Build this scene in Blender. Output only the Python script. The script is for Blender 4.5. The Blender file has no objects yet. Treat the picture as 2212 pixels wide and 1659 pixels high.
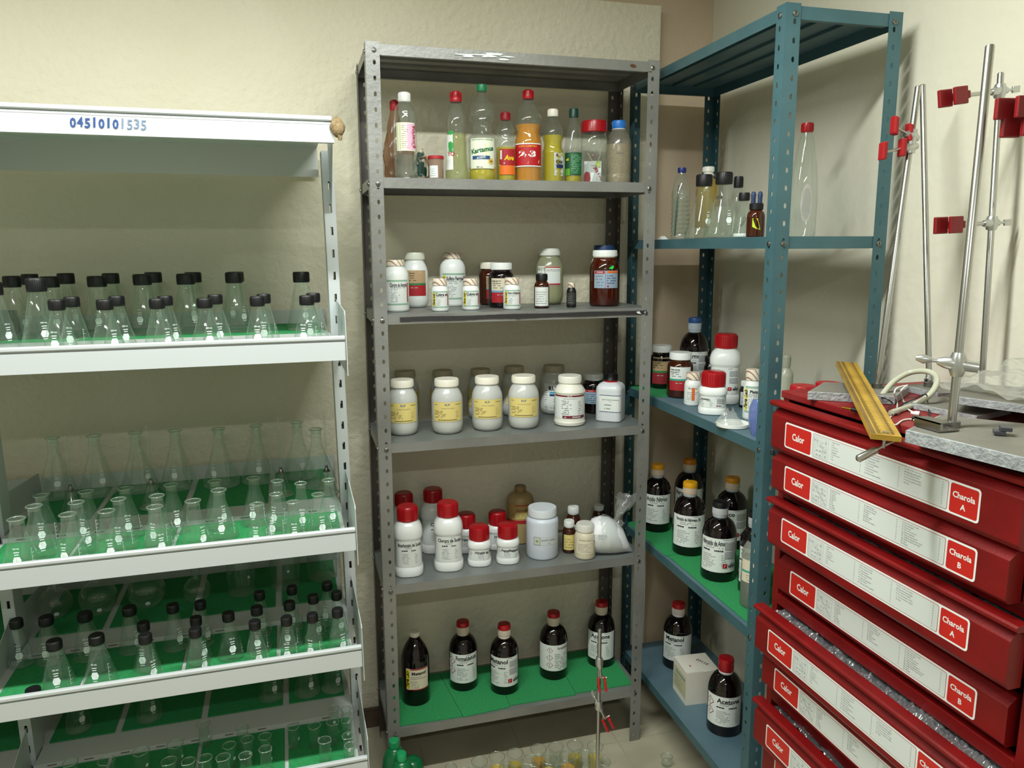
import bpy, math, random
from mathutils import Vector, Matrix, noise
random.seed(7)
sc = bpy.context.scene
COL = sc.collection
# ---------------------------------------------------------------- camera
FPX = 1646.3
CAM = Vector((0.0, -2.5166, 1.6783))
_y, _p, _r = math.radians(15.7551), math.radians(-10.0849), math.radians(-0.2691)
FWD = Vector((math.sin(_y) * math.cos(_p), math.cos(_y) * math.cos(_p), math.sin(_p)))
_rt = Vector((math.cos(_y), -math.sin(_y), 0)); _up = _rt.cross(FWD)
RGT = math.cos(_r) * _rt + math.sin(_r) * _up
UPV = -math.sin(_r) * _rt + math.cos(_r) * _up
cam = bpy.data.cameras.new('camera'); camo = bpy.data.objects.new('camera', cam); COL.objects.link(camo)
cam.sensor_width = 36; cam.lens = FPX / 2212 * 36; cam.clip_start = .05
m = Matrix((RGT, UPV, -FWD)).transposed().to_4x4(); m.translation = CAM
camo.matrix_world = m
sc.camera = camo
# ---------------------------------------------------------------- world, lamps, exposure
w = bpy.data.worlds.new('world'); sc.world = w; w.use_nodes = True
w.node_tree.nodes['Background'].inputs[0].default_value = (1, .965, .86, 1)
w.node_tree.nodes['Background'].inputs[1].default_value = .27
def area(name, loc, sx, sy, e, col=(.97, 1, .965), rot=(0, 0, 0)):
    l = bpy.data.lights.new(name, 'AREA'); l.shape = 'RECTANGLE'; l.size = sx; l.size_y = sy; l.energy = e; l.color = col
    o = bpy.data.objects.new(name, l); COL.objects.link(o); o.location = loc; o.rotation_euler = rot
    return o
area('tube_light', (.12, -1.36, 2.635), 1.25, .07, 25)
area('tube_light_left', (-1.45, -1.36, 2.635), 1.25, .07, 15)
area('room_fill_light', (-.2, -3.6, 2.635), 1.25, .07, 14)  # fill lamp added behind the camera, no such source is seen
sc.view_settings.view_transform = 'Standard'; sc.view_settings.look = 'None'
sc.view_settings.exposure = 0.78; sc.view_settings.gamma = 1; sc.view_settings.use_curve_mapping = False
sc.cycles.transparent_max_bounces = 48; sc.cycles.max_bounces = 8
sc.cycles.diffuse_bounces = 4; sc.cycles.glossy_bounces = 3; sc.cycles.transmission_bounces = 4
sc.cycles.caustics_reflective = False; sc.cycles.caustics_refractive = False
# ---------------------------------------------------------------- pixel -> ray helpers (used to read positions in the place)
def ray(u, v): return FWD + RGT * ((u - 1106) / FPX) - UPV * ((v - 829.5) / FPX)
def on(u, v, ax, val):
    r = ray(u, v); return CAM + r * ((val - CAM[ax]) / r[ax])
def depth(P): return (Vector(P) - CAM).dot(FWD)
def px_r(u, wpx, P): return wpx / 2 * depth(P) / FPX * math.cos(math.atan2(u - 1106, FPX))
# ---------------------------------------------------------------- materials
def lin(h):
    h = h.lstrip('#'); c = [int(h[i:i + 2], 16) / 255 for i in (0, 2, 4)]
    return tuple(x / 12.92 if x <= .04045 else ((x + .055) / 1.055) ** 2.4 for x in c) + (1,)
MC = {}
def mat(h, rough=.5, metal=0., spec=.5, coat=0., key=None, emis=None, sss=0):
    k = key or (h, rough, metal, spec, coat)
    if k in MC: return MC[k]
    M_ = bpy.data.materials.new('m_' + str(h).strip('#')); M_.use_nodes = True
    b = M_.node_tree.nodes['Principled BSDF']
    b.inputs['Base Color'].default_value = lin(h); b.inputs['Roughness'].default_value = rough
    b.inputs['Metallic'].default_value = metal; b.inputs['Specular IOR Level'].default_value = spec
    b.inputs['Coat Weight'].default_value = coat
    MC[k] = M_; return M_
def nodes(M_): return M_.node_tree.nodes, M_.node_tree.links
def noisy(h1, h2, scale=8, rough=.5, metal=0., bump=0., bscale=60, detail=6, lo=.35, hi=.65, spec=.5, stretch=None, dist=.01):
    M_ = bpy.data.materials.new('n_' + h1.strip('#')); M_.use_nodes = True; N, L = nodes(M_); b = N['Principled BSDF']
    tc = N.new('ShaderNodeTexCoord'); src = tc.outputs['Object']
    if stretch:
        mp = N.new('ShaderNodeMapping'); mp.inputs['Scale'].default_value = stretch; L.new(src, mp.inputs[0]); src = mp.outputs[0]
    t = N.new('ShaderNodeTexNoise'); t.inputs['Scale'].default_value = scale; t.inputs['Detail'].default_value = detail; L.new(src, t.inputs[0])
    r = N.new('ShaderNodeValToRGB'); r.color_ramp.elements[0].position = lo; r.color_ramp.elements[1].position = hi
    r.color_ramp.elements[0].color = lin(h1); r.color_ramp.elements[1].color = lin(h2)
    L.new(t.outputs['Fac'], r.inputs[0]); L.new(r.outputs[0], b.inputs['Base Color'])
    b.inputs['Roughness'].default_value = rough; b.inputs['Metallic'].default_value = metal; b.inputs['Specular IOR Level'].default_value = spec
    if bump:
        t2 = N.new('ShaderNodeTexNoise'); t2.inputs['Scale'].default_value = bscale; t2.inputs['Detail'].default_value = 3; L.new(src, t2.inputs[0])
        bp = N.new('ShaderNodeBump'); bp.inputs['Strength'].default_value = bump; bp.inputs['Distance'].default_value = dist
        L.new(t2.outputs['Fac'], bp.inputs['Height']); L.new(bp.outputs[0], b.inputs['Normal'])
    return M_
def thin(tint, refl=.9, base=.05, haze=.05, hazecol='#e8f0ea', rough=.03, power=3.0, name='glass'):
    """thin-walled clear material: see-through, brighter and more reflective towards its edges"""
    M_ = bpy.data.materials.new(name); M_.use_nodes = True; N, L = nodes(M_); N.remove(N['Principled BSDF']); out = N['Material Output']
    tr = N.new('ShaderNodeBsdfTransparent'); tr.inputs[0].default_value = lin(tint)
    gl = N.new('ShaderNodeBsdfGlossy'); gl.inputs['Roughness'].default_value = rough; gl.inputs['Color'].default_value = (.95, .97, .95, 1)
    df = N.new('ShaderNodeBsdfDiffuse'); df.inputs[0].default_value = lin(hazecol)
    lw = N.new('ShaderNodeLayerWeight'); lw.inputs[0].default_value = .5
    pw = N.new('ShaderNodeMath'); pw.operation = 'POWER'; L.new(lw.outputs['Facing'], pw.inputs[0]); pw.inputs[1].default_value = power
    mr = N.new('ShaderNodeMapRange'); L.new(pw.outputs[0], mr.inputs[0]); mr.inputs[3].default_value = base; mr.inputs[4].default_value = refl
    hz = N.new('ShaderNodeMixShader'); hz.inputs[0].default_value = haze; L.new(tr.outputs[0], hz.inputs[1]); L.new(df.outputs[0], hz.inputs[2])
    mx = N.new('ShaderNodeMixShader'); L.new(mr.outputs[0], mx.inputs[0]); L.new(hz.outputs[0], mx.inputs[1]); L.new(gl.outputs[0], mx.inputs[2])
    L.new(mx.outputs[0], out.inputs[0]); return M_
WALL = noisy('#dcd7bf', '#e1dcc6', 3, .75, bump=.55, bscale=42, detail=3, dist=.012)
WALLR = noisy('#d9d6c2', '#dddac8', 2, .7, bump=.2, bscale=34, detail=3, dist=.008)
PINK = noisy('#c9b69c', '#d3c0a6', 5, .8, bump=.1, bscale=60)
CEIL = mat('#e8e6da', .8)
def floor_mat():
    M_ = noisy('#aaa48c', '#b9b39b', 6, .35)
    N, L = nodes(M_); b = N['Principled BSDF']; tc = N.new('ShaderNodeTexCoord'); br = N.new('ShaderNodeTexBrick')
    br.offset = 0; br.inputs['Scale'].default_value = 1; br.inputs['Brick Width'].default_value = .33; br.inputs['Row Height'].default_value = .33
    br.inputs['Mortar Size'].default_value = .0035; br.inputs['Mortar'].default_value = lin('#a8a18b')
    old = b.inputs['Base Color'].links[0].from_socket; L.new(old, br.inputs['Color1']); L.new(old, br.inputs['Color2'])
    L.new(tc.outputs['Object'], br.inputs[0]); L.new(br.outputs[0], b.inputs['Base Color']); return M_
GREY = noisy('#7d7e7a', '#92938f', 5, .42, .35, bump=.08, bscale=90, detail=8)
GREYT = noisy('#6f7573', '#7f847f', 4, .4, .2, detail=8)
BLUE = noisy('#3d626a', '#4a6e76', 6, .38, .2, bump=.06, bscale=120, detail=8)
BLUET = noisy('#4c6772', '#5b7782', 5, .5, .0, detail=8)
WHITE = mat('#c2c9ca', .35)
WHITE2 = mat('#c9ceca', .4)
FOAM = noisy('#22864a', '#2c9455', 160, .85, bump=.1, bscale=400)
GLASS = thin('#f7fcf9', .62, .045, .03, power=2.8)
RIMG = thin('#e4f0e8', .75, .30, .22, power=1.4, name='glass_rim')
GLASS2 = thin('#f4f8f6', .45, .05, .03, power=2.5, name='pet_plastic')
FROST = thin('#d8dccb', .35, .05, .55, '#d8dac8', rough=.3, name='frosted_plastic')
BAG = thin('#f3f6f4', .4, .04, .12, '#ffffff', rough=.15, power=2.2, name='plastic_film')
BROWNBAG = thin('#c9a07c', .3, .05, .42, '#b08a68', rough=.2, name='brown_film')
AMBERG = thin('#a85614', .5, .06, .30, '#4a2008', rough=.05, name='amber_glass')
MARK = mat('#dfe9e6', .6)
AMBER = mat('#0b0506', .06, 0, .6)
AMB2 = mat('#3a1606', .08, 0, .6)
BLACK = mat('#0e0e11', .45)
BLACK2 = mat('#0c0c10', .4)
PW = mat('#e6ebe8', .28)
PWC = mat('#e9e6d6', .3)
MILK = mat('#d5dad6', .3)
POWD = mat('#e2dccb', .6)
RED = mat('#a3101a', .3)
RED2 = mat('#a5101a', .28)
PAPER = mat('#dde4e0', .6); PAPERB = mat('#d9d2b8', .65); YEL = mat('#dccb7c', .65)
INK = mat('#1a1a1c', .7); INKG = mat('#77797a', .7); LGREY = mat('#a8acac', .7)
TAN = mat('#b59a72', .7); CRED = mat('#a81c26', .6); CGREEN = mat('#2e7a46', .6); CYEL = mat('#e2d21c', .6); TEAL = mat('#3aa08a', .6)
NAVY = mat('#1b2d6a', .6); CYAN = mat('#2f9fc6', .6); ORANGE = mat('#e06a1c', .6); MAROON = mat('#6f2330', .6)
STEEL = mat('#b9bab6', .28, 1.0); STEELD = mat('#8f8f8a', .35, 1.0); CAST = mat('#c3c6c4', .32, .9)
CREAMC = noisy('#d9c7b0', '#dccbb4', 3, .35)
# cabinet reds
CAB = noisy('#6d0a0b', '#7c0d0e', 14, .42, bump=.05, bscale=200, spec=.4)
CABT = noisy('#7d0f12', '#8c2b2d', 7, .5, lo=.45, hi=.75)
STICK = mat('#c0241c', .35)
# ---------------------------------------------------------------- mesh builder
class MB:
    def __init__(s): s.v = []; s.f = []; s.m = []; s.mats = []; s.cur = 0
    def use(s, M_):
        if M_ not in s.mats: s.mats.append(M_)
        s.cur = s.mats.index(M_); return s
    def add(s, vs, fs):
        o = len(s.v); s.v += [tuple(p) for p in vs]
        for f in fs: s.f.append([i + o for i in f]); s.m.append(s.cur)
        return s
    def box(s, a, b):
        (x0, y0, z0), (x1, y1, z1) = a, b
        return s.add([(x, y, z) for z in (z0, z1) for y in (y0, y1) for x in (x0, x1)],
                     [(0, 2, 3, 1), (4, 5, 7, 6), (0, 1, 5, 4), (2, 6, 7, 3), (0, 4, 6, 2), (1, 3, 7, 5)])
    def obox(s, c, ax, ay, az, hx, hy, hz):
        c, ax, ay, az = Vector(c), Vector(ax), Vector(ay), Vector(az)
        return s.add([c + ax * hx * i + ay * hy * j + az * hz * k for k in (-1, 1) for j in (-1, 1) for i in (-1, 1)],
                     [(0, 2, 3, 1), (4, 5, 7, 6), (0, 1, 5, 4), (2, 6, 7, 3), (0, 4, 6, 2), (1, 3, 7, 5)])
    def quad(s, *p): return s.add(p, [tuple(range(len(p)))])
    def prism(s, prof, y0, y1, ax=1):
        """closed outline (a, b) extruded along an axis: ax=1 -> (a, y, b); ax=0 -> (x, a, b); ax=2 -> (a, b, z)"""
        def P(a, b, t): return (a, t, b) if ax == 1 else ((t, a, b) if ax == 0 else (a, b, t))
        n = len(prof); vs = [P(a, b, y0) for a, b in prof] + [P(a, b, y1) for a, b in prof]
        return s.add(vs, [tuple(range(n))[::-1], tuple(range(n, 2 * n))] + [(i, (i + 1) % n, (i + 1) % n + n, i + n) for i in range(n)])
    def lathe(s, prof, seg=28, sq=2, c=(0, 0), close=False, wob=0):
        n = len(prof); vs = []
        for r, z in prof:
            for k in range(seg):
                th = 2 * math.pi * k / seg; q = sqf(th, sq)
                vs.append((c[0] + r * q * math.sin(th), c[1] - r * q * math.cos(th), z))
        fs = [(i * seg + k, i * seg + (k + 1) % seg, (i + 1) * seg + (k + 1) % seg, (i + 1) * seg + k) for i in range(n - 1) for k in range(seg)]
        if prof[0][0] > 1e-6: fs.append(tuple(range(seg))[::-1])
        if prof[-1][0] > 1e-6 and not close: fs.append(tuple((n - 1) * seg + k for k in range(seg)))
        return s.add(vs, fs)
    def tube(s, pts, r, seg=10, cap=True):
        pts = [Vector(p) for p in pts]; n = len(pts); vs = []; up = None
        for i, p in enumerate(pts):
            d = (pts[min(i + 1, n - 1)] - pts[max(i - 1, 0)]).normalized()
            if up is None:
                up = Vector((0, 0, 1)) if abs(d.z) < .9 else Vector((1, 0, 0))
            a = (up - d * up.dot(d)).normalized(); up = a; b = d.cross(a)
            rr = r[i] if isinstance(r, (list, tuple)) else r
            for k in range(seg):
                t = 2 * math.pi * k / seg; vs.append(p + a * rr * math.cos(t) + b * rr * math.sin(t))
        fs = [(i * seg + k, i * seg + (k + 1) % seg, (i + 1) * seg + (k + 1) % seg, (i + 1) * seg + k) for i in range(n - 1) for k in range(seg)]
        if cap: fs += [tuple(range(seg))[::-1], tuple((n - 1) * seg + k for k in range(seg))]
        return s.add(vs, fs)
    def build(s, name, parent=None, loc=(0, 0, 0), tf=None, smooth=None, solid=0, bevel=0):
        if tf: s.v = [tuple(tf(p)) for p in s.v]
        me = bpy.data.meshes.new(name); me.from_pydata(s.v, [], s.f)
        for M_ in s.mats: me.materials.append(M_)
        me.polygons.foreach_set('material_index', s.m)
        if smooth is not None:
            me.polygons.foreach_set('use_smooth', [True] * len(me.polygons)); me.update(); me.set_sharp_from_angle(angle=math.radians(smooth))
        me.update()
        o = bpy.data.objects.new(name, me); COL.objects.link(o); o.location = loc
        if parent is not None: o.parent = parent
        if solid: md = o.modifiers.new('s', 'SOLIDIFY'); md.thickness = solid; md.offset = 0
        if bevel: md = o.modifiers.new('b', 'BEVEL'); md.width = bevel; md.segments = 2; md.limit_method = 'ANGLE'
        return o
def sqf(th, n):
    if n == 2: return 1.
    return (abs(math.cos(th)) ** n + abs(math.sin(th)) ** n) ** (-1 / n)
def tag(o, label, cat, group=None):
    o['label'] = label; o['category'] = cat
    if group: o['group'] = group
    return o
def thing(name, label, cat, loc=(0, 0, 0), rz=0, group=None):
    o = bpy.data.objects.new(name, None); COL.objects.link(o); o.location = loc; o.rotation_euler = (0, 0, rz); o.empty_display_size = .02
    return tag(o, label, cat, group)
def structure(o): o['kind'] = 'structure'; return o
def copy_thing(src, loc, rz, label, group=None):
    r = src.copy(); COL.objects.link(r); r.location = loc; r.rotation_euler = (0, 0, rz); r['label'] = label
    if group: r['group'] = group
    for ch in list(src.children):
        c = ch.copy(); COL.objects.link(c); c.parent = r
        for g in list(ch.children):
            e = g.copy(); COL.objects.link(e); e.parent = c
    return r
# ---------------------------------------------------------------- text outlines
TC = {}
def text_geo(s, bold=0.0, shear=0.0):
    k = (s, bold, shear)
    if k not in TC:
        cu = bpy.data.curves.new('t', 'FONT'); cu.body = s; cu.resolution_u = 2; cu.offset = bold; cu.shear = shear
        o = bpy.data.objects.new('t', cu)
        COL.objects.link(o); dg = bpy.context.evaluated_depsgraph_get()
        me = bpy.data.meshes.new_from_object(o.evaluated_get(dg))
        vs = [(v.co.x, v.co.y) for v in me.vertices]; fs = [tuple(p.vertices) for p in me.polygons]
        bpy.data.objects.remove(o); bpy.data.meshes.remove(me); bpy.data.curves.remove(cu)
        x0 = min(v[0] for v in vs); x1 = max(v[0] for v in vs); y0 = min(v[1] for v in vs); y1 = max(v[1] for v in vs)
        TC[k] = ([(x - x0, y - y0) for x, y in vs], fs, x1 - x0, y1 - y0)
    return TC[k]
class Surf:
    """flat artwork laid on a surface; mp(x, z, lift) -> point"""
    def __init__(s, mp, cell=.006): s.mp = mp; s.b = MB(); s.k = 0; s.cell = cell
    def lift(s): s.k += 1; return .0004 + .00018 * min(s.k, 8)
    def rect(s, x0, x1, z0, z1, M_, L=None):
        L = s.lift() if L is None else L; s.b.use(M_); nx = max(1, int((x1 - x0) / s.cell)); nz = max(1, int(abs(z1 - z0) / (s.cell * 3)))
        vs = [s.mp(x0 + (x1 - x0) * i / nx, z0 + (z1 - z0) * j / nz, L) for j in range(nz + 1) for i in range(nx + 1)]
        s.b.add(vs, [(j * (nx + 1) + i, j * (nx + 1) + i + 1, (j + 1) * (nx + 1) + i + 1, (j + 1) * (nx + 1) + i) for j in range(nz) for i in range(nx)]); return s
    def poly(s, pts, M_, L=None):
        L = s.lift() if L is None else L; s.b.use(M_); s.b.add([s.mp(x, z, L) for x, z in pts], [tuple(range(len(pts)))]); return s
    def rrect(s, x0, x1, z0, z1, r, M_, L=None):
        pts = []
        for cx, cz, a0 in ((x1 - r, z0 + r, -90), (x1 - r, z1 - r, 0), (x0 + r, z1 - r, 90), (x0 + r, z0 + r, 180)):
            for k in range(5): a = math.radians(a0 + 22.5 * k); pts.append((cx + r * math.cos(a), cz + r * math.sin(a)))
        return s.poly(pts, M_, L)
    def frame(s, x0, x1, z0, z1, t, M_, L=None):
        L = s.lift() if L is None else L
        for a in ((x0, x1, z0, z0 + t), (x0, x1, z1 - t, z1), (x0, x0 + t, z0, z1), (x1 - t, x1, z0, z1)): s.rect(*a, M_, L)
        return s
    def text(s, t, x, z, M_, h=None, w=None, bold=0., rot=0, align='c', shear=0., L=None, fit=None):
        vs, fs, tw, th = text_geo(t, bold, shear); L = s.lift() if L is None else L
        sx = sy = (h / th) if h else (w / tw)
        if h and w: sx = w / tw
        if fit and tw * sx > fit: sx = fit / tw
        ca, sa = math.cos(rot), math.sin(rot); ox = {'c': tw / 2, 'l': 0, 'r': tw}[align]
        P = []
        for a, b in vs:
            a2, b2 = (a - ox) * sx, (b - th / 2) * sy
            P.append(s.mp(x + a2 * ca - b2 * sa, z + a2 * sa + b2 * ca, L))
        s.b.use(M_); s.b.add(P, fs); return s
    def lines(s, x0, x1, z0, z1, n, M_=None, seed=1, t=.24, dens=.85):
        rnd = random.Random(seed); L = s.lift(); M_ = M_ or INKG; dz = (z1 - z0) / n
        for i in range(n):
            z = z1 - dz * (i + .5); x = x0; end = x0 + (x1 - x0) * rnd.uniform(.55, 1)
            while x < end:
                wl = min(rnd.uniform(.02, .09) * (x1 - x0) + .001, end - x)
                if rnd.random() < dens: s.rect(x, x + wl, z - dz * t / 2, z + dz * t / 2, M_, L)
                x += wl + .0009
        return s
    def done(s, name, parent, **k): return s.b.build(name, parent, **k)
def wrap(prof, R, sq=2):
    """x is arc length around the body (0 faces the viewer), z the height; follows the body's profile"""
    def rad(z):
        for (r0, z0), (r1, z1) in zip(prof, prof[1:]):
            if z0 <= z <= z1 and z1 > z0: return r0 + (r1 - r0) * (z - z0) / (z1 - z0)
        return prof[-1][0]
    def mp(x, z, L):
        rz_ = rad(z); th = x / max(rz_, R * .3); r = rz_ * sqf(th, sq) + L; return (r * math.sin(th), -r * math.cos(th), z)
    return mp
# ---------------------------------------------------------------- the room
def slab(name, a, b, M_, **k): return structure(MB().use(M_).box(a, b).build(name, **k))
slab('floor', (-3.2, -5.4, -.1), (1.60, .3, 0), floor_mat())
slab('wall_back', (-3.2, 0, 0), (1.24, .05, 2.483), WALL)
slab('wall_recess', (-3.2, .0502, 0), (1.47, .2, 2.75), PINK)
slab('wall_right', (1.467, -5.4, 0), (1.62, .0498, 2.75), WALLR)
slab('wall_left', (-3.35, -5.4, 0), (-3.2, .3, 2.75), WALLR)
slab('ceiling', (-3.35, -5.4, 2.75), (1.62, .3, 2.85), CEIL)
slab('baseboard_back', (-3.2, -.012, 0), (1.24, -.0002, .072), noisy('#4d3f33', '#5c4c3d', 8, .4))
slab('baseboard_recess', (1.242, .036, 0), (1.455, .05, .072), noisy('#4d3f33', '#5c4c3d', 8, .4))
slab('baseboard_right', (1.455, -5.4, 0), (1.4668, .0496, .072), noisy('#4d3f33', '#5c4c3d', 8, .4))
for lx, ly in ((.12, -1.36), (-1.45, -1.36), (-.2, -3.6)):
    f = MB().use(mat('#e4e4de', .5)).prism([(ly - .11, 2.75), (ly - .05, 2.66), (ly + .05, 2.66), (ly + .11, 2.75)], lx - .66, lx + .66, ax=0).build('ceiling_light')
    tag(f, 'white fluorescent batten on the ceiling ' + ('above the corner racks' if lx > 0 else 'added behind the camera as room fill' if ly < -2 else 'towards the left wall'), 'light')  # the rearmost batten is added to go with the fill lamp
# ---------------------------------------------------------------- slotted angle racks
def flange(b, O, d, width, z0, z1, pitch, zoff, hw=.0038, hh=.0072, cen=.6):
    """perforated strip: O (x, y) the arris, d unit direction of the width"""
    def P(s, z): return (O[0] + d[0] * s, O[1] + d[1] * s, z)
    z = z0; n = int((z1 - z0 - zoff) / pitch)
    if zoff > 0: b.quad(P(0, z0), P(width, z0), P(width, z0 + zoff), P(0, z0 + zoff))
    c = width * cen
    for i in range(n):
        a = z0 + zoff + i * pitch; m_ = a + pitch / 2; e = a + pitch
        out = [(0, a), (c, a), (width, a), (width, m_), (width, e), (c, e), (0, e), (0, m_)]
        inn = [(c - hw, m_ - hh * .5), (c, m_ - hh), (c + hw, m_ - hh * .5), (c + hw, m_), (c + hw, m_ + hh * .5), (c, m_ + hh), (c - hw, m_ + hh * .5), (c - hw, m_)]
        b.add([P(*q) for q in out] + [P(*q) for q in inn], [(k, (k + 1) % 8, (k + 1) % 8 + 8, k + 8) for k in range(8)])
    e = z0 + zoff + n * pitch
    if e < z1: b.quad(P(0, e), P(width, e), P(width, z1), P(0, z1))
def bolt(parent, p, d, M_, tf=None):
    p, d = Vector(p), Vector(d); b = MB().use(M_)
    b.tube([p, p + d * .0018, p + d * .0036], [.0066, .0064, .0036], 12)
    s = d.cross(Vector((0, 0, 1))); b.use(BLACK2).obox(p + d * .0037, s.normalized(), d, Vector((0, 0, 1)), .0009, .0003, .0042)
    b.build('bolt', parent, tf=tf, smooth=50)
def rack(name, label, group, x0, x1, y0, y1, H, levels, M_, MT, tf, lip=.028, p=.037, zoff=(0, .01), MR=None):
    t = thing(name, label, 'shelving', (0, 0, 0), 0, group)
    for cx, sx in ((x0, 1), (x1, -1)):
        for cy, sy in ((y0, 1), (y1, -1)):
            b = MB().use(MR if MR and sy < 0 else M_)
            flange(b, (cx, cy), (sx, 0), p, 0, H, .0405, zoff[0])
            flange(b, (cx, cy), (0, sy), p, 0, H, .0405, zoff[1])
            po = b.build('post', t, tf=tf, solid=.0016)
            for z in levels:
                bolt(po, (cx + sx * p * .6, cy - sy * .001, z - .017), (0, -sy, 0), STEELD, tf)
                bolt(po, (cx - sx * .001, cy + sy * p * .6, z - .017), (-sx, 0, 0), STEELD, tf)
    e = .0022
    for i, z in enumerate(levels):
        b = MB(); a = (x0 + e, y0 + e); c = (x1 - e, y1 - e)
        b.use(MT).quad((a[0], a[1], z), (c[0], a[1], z), (c[0], c[1], z), (a[0], c[1], z))
        b.use(M_)
        for q, r in (((a[0], a[1]), (c[0], a[1])), ((c[0], a[1]), (c[0], c[1])), ((c[0], c[1]), (a[0], c[1])), ((a[0], c[1]), (a[0], a[1]))):
            b.quad((q[0], q[1], z), (q[0], q[1], z - lip), (r[0], r[1], z - lip), (r[0], r[1], z))
        for (qa, qb) in (((a[0] + .04, a[1]), (c[0] - .04, a[1] + .012)), ((a[0] + .04, c[1] - .012), (c[0] - .04, c[1]))):
            b.quad((qa[0], qa[1], z - lip), (qa[0], qb[1], z - lip), (qb[0], qb[1], z - lip), (qb[0], qa[1], z - lip))
        L_ = (c[0] - a[0]) > (c[1] - a[1])
        for k in (1, 2, 3):
            if L_: yy = a[1] + (c[1] - a[1]) * k / 4; b.box((a[0] + .03, yy - .018, z - .008), (c[0] - .03, yy + .018, z - .0012))
            else: xx = a[0] + (c[0] - a[0]) * k / 4; b.box((xx - .018, a[1] + .03, z - .008), (xx + .018, c[1] - .03, z - .0012))
        b.build('shelf', t, tf=tf, solid=.0012)
    return t
GX0, GX1, GY0, GY1 = .2101, 1.0701, -.34, -.0423
GZ = [2.2184, 1.8722, 1.4945, 1.1174, .6755, .1959]
def tfg(q): x, y, z = q; x += .0032 * (z - 1.2); return (x - (y - GY0) * .0009, y + (x - GX0) * .0009, z)
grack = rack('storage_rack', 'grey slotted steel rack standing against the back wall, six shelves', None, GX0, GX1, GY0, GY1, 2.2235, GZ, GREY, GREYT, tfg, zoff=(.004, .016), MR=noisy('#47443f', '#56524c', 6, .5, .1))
BX0, BX1, BY0, BY1 = 1.097, 1.4084, -.9265, -.0672
BZ = [2.2126, 1.703, 1.1965, .6896, .1979]
def tfb(q): x, y, z = q; x += -.0051 * (z - 1.1617); return (x + (y - BY0) * .0136, y - (x - BX0) * .0136, z)
brack = rack('storage_rack', 'blue-green slotted steel rack standing along the right wall, five shelves', None, BX0, BX1, BY0, BY1, 2.218, BZ, BLUE, BLUET, tfb, zoff=(.012, .0), MR=noisy('#26474f', '#2f545c', 6, .45, .1))  # rear posts: shade of the shelves put into a darker blue
# dark marker strip taped along the lip of the third grey shelf, and the smear of white paint on the top one
s = Surf(lambda x, z, L: tfg((x, GY0 - L, z)), cell=.05); z = GZ[2]
for k in range(24):
    xa = GX0 + .072 + k * .0318; s.rect(xa, xa + .0322, z - .0205 + .0008 * math.sin(k), z - .008 + .0008 * math.sin(k * .8), mat('#2c2b2c', .5), .0012)
s.poly([(GX1 - .055, z - .012), (GX1 - .045, z - .010), (GX1 - .038, z - .019), (GX1 - .05, z - .017)], MARK, .0016)
s.done('marker_strip', grack)
s = Surf(lambda x, z, L: tfg((x, GY0 - L, z)), cell=.05); z = GZ[0]; rr_ = random.Random(3)
for k in range(16):
    cx = GX0 + .24 + rr_.uniform(0, .16); cz = z - rr_.uniform(.006, .02); a, b_ = rr_.uniform(.01, .03), rr_.uniform(.001, .003)
    s.poly([(cx + a * math.cos(t * .785) * rr_.uniform(.7, 1), cz + b_ * math.sin(t * .785) * rr_.uniform(.6, 1.3)) for t in range(8)], MARK, .0008 + .00002 * k)
s.done('paint_smear', grack)
s = Surf(lambda x, z, L: tfg((x, GY0 - L, z)), cell=.05)
s.text('0161.......', GX0 + .43, GZ[2] - .0235, INK, h=.006, shear=.3, L=.0009); s.done('handwriting', grack)
RUST = mat('#5c3a24', .8)
def blob(mp, cx, cz, a, b_, M_, parent, name='rust_spot', seed=0, L=.0009):
    q = random.Random(seed); s = Surf(mp, .05); s.poly([(cx + a * math.cos(t * .628) * q.uniform(.6, 1.1), cz + b_ * math.sin(t * .628) * q.uniform(.6, 1.1)) for t in range(10)], M_, L); s.done(name, parent)
blob(lambda x, z, L: tfg((x, GY0 - L, z)), GX1 - .022, 1.985, .004, .008, RUST, grack, seed=2)
blob(lambda x, z, L: tfg((x, GY0 - L, z)), GX1 - .085, GZ[0] - .014, .012, .005, RUST, grack, seed=4)
blob(lambda x, z, L: tfg((x, GY0 - L, z)), GX1 - .03, 2.19, .006, .002, RUST, grack, seed=5)
# ---------------------------------------------------------------- white double-sided display shelving
WX, WY = .109, -.692
def tfw(q): x, y, z = q; x += -.0103 * (z - 1.257); return (x - (y - WY) * .0126, y + (x - WX) * .0126, z)
WZ = [1.9714, 1.478, 1.0026, .6888, .375, .09]
XL = -1.66
DN = {i: WZ[i] - .040 for i in range(6)}; DF = {i: WZ[i] - .030 for i in range(6)}
wr = thing('display_shelving', 'white double-sided display shelving on the left, its trays lined in green', 'shelving')
def slots(b, x, y, wd, z0, z1, pitch=.0585):
    n = int((z1 - z0) / pitch); x0 = x - wd / 2; x1 = x + wd / 2
    for i in range(n):
        a = z0 + i * pitch; m_ = a + pitch / 2; e = a + pitch; hw, hh = .0034, .0105; c = x + .002
        out = [(x0, a), (x1, a), (x1, e), (x0, e)]; inn = [(c - hw, m_ - hh), (c + hw, m_ - hh), (c + hw, m_ + hh), (c - hw, m_ + hh)]
        b.add([(p, y, q) for p, q in out + inn], [(k, (k + 1) % 4, (k + 1) % 4 + 4, k + 4) for k in range(4)])
    b.quad((x0, y, z0 + n * pitch), (x1, y, z0 + n * pitch), (x1, y, z1), (x0, y, z1))
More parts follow.
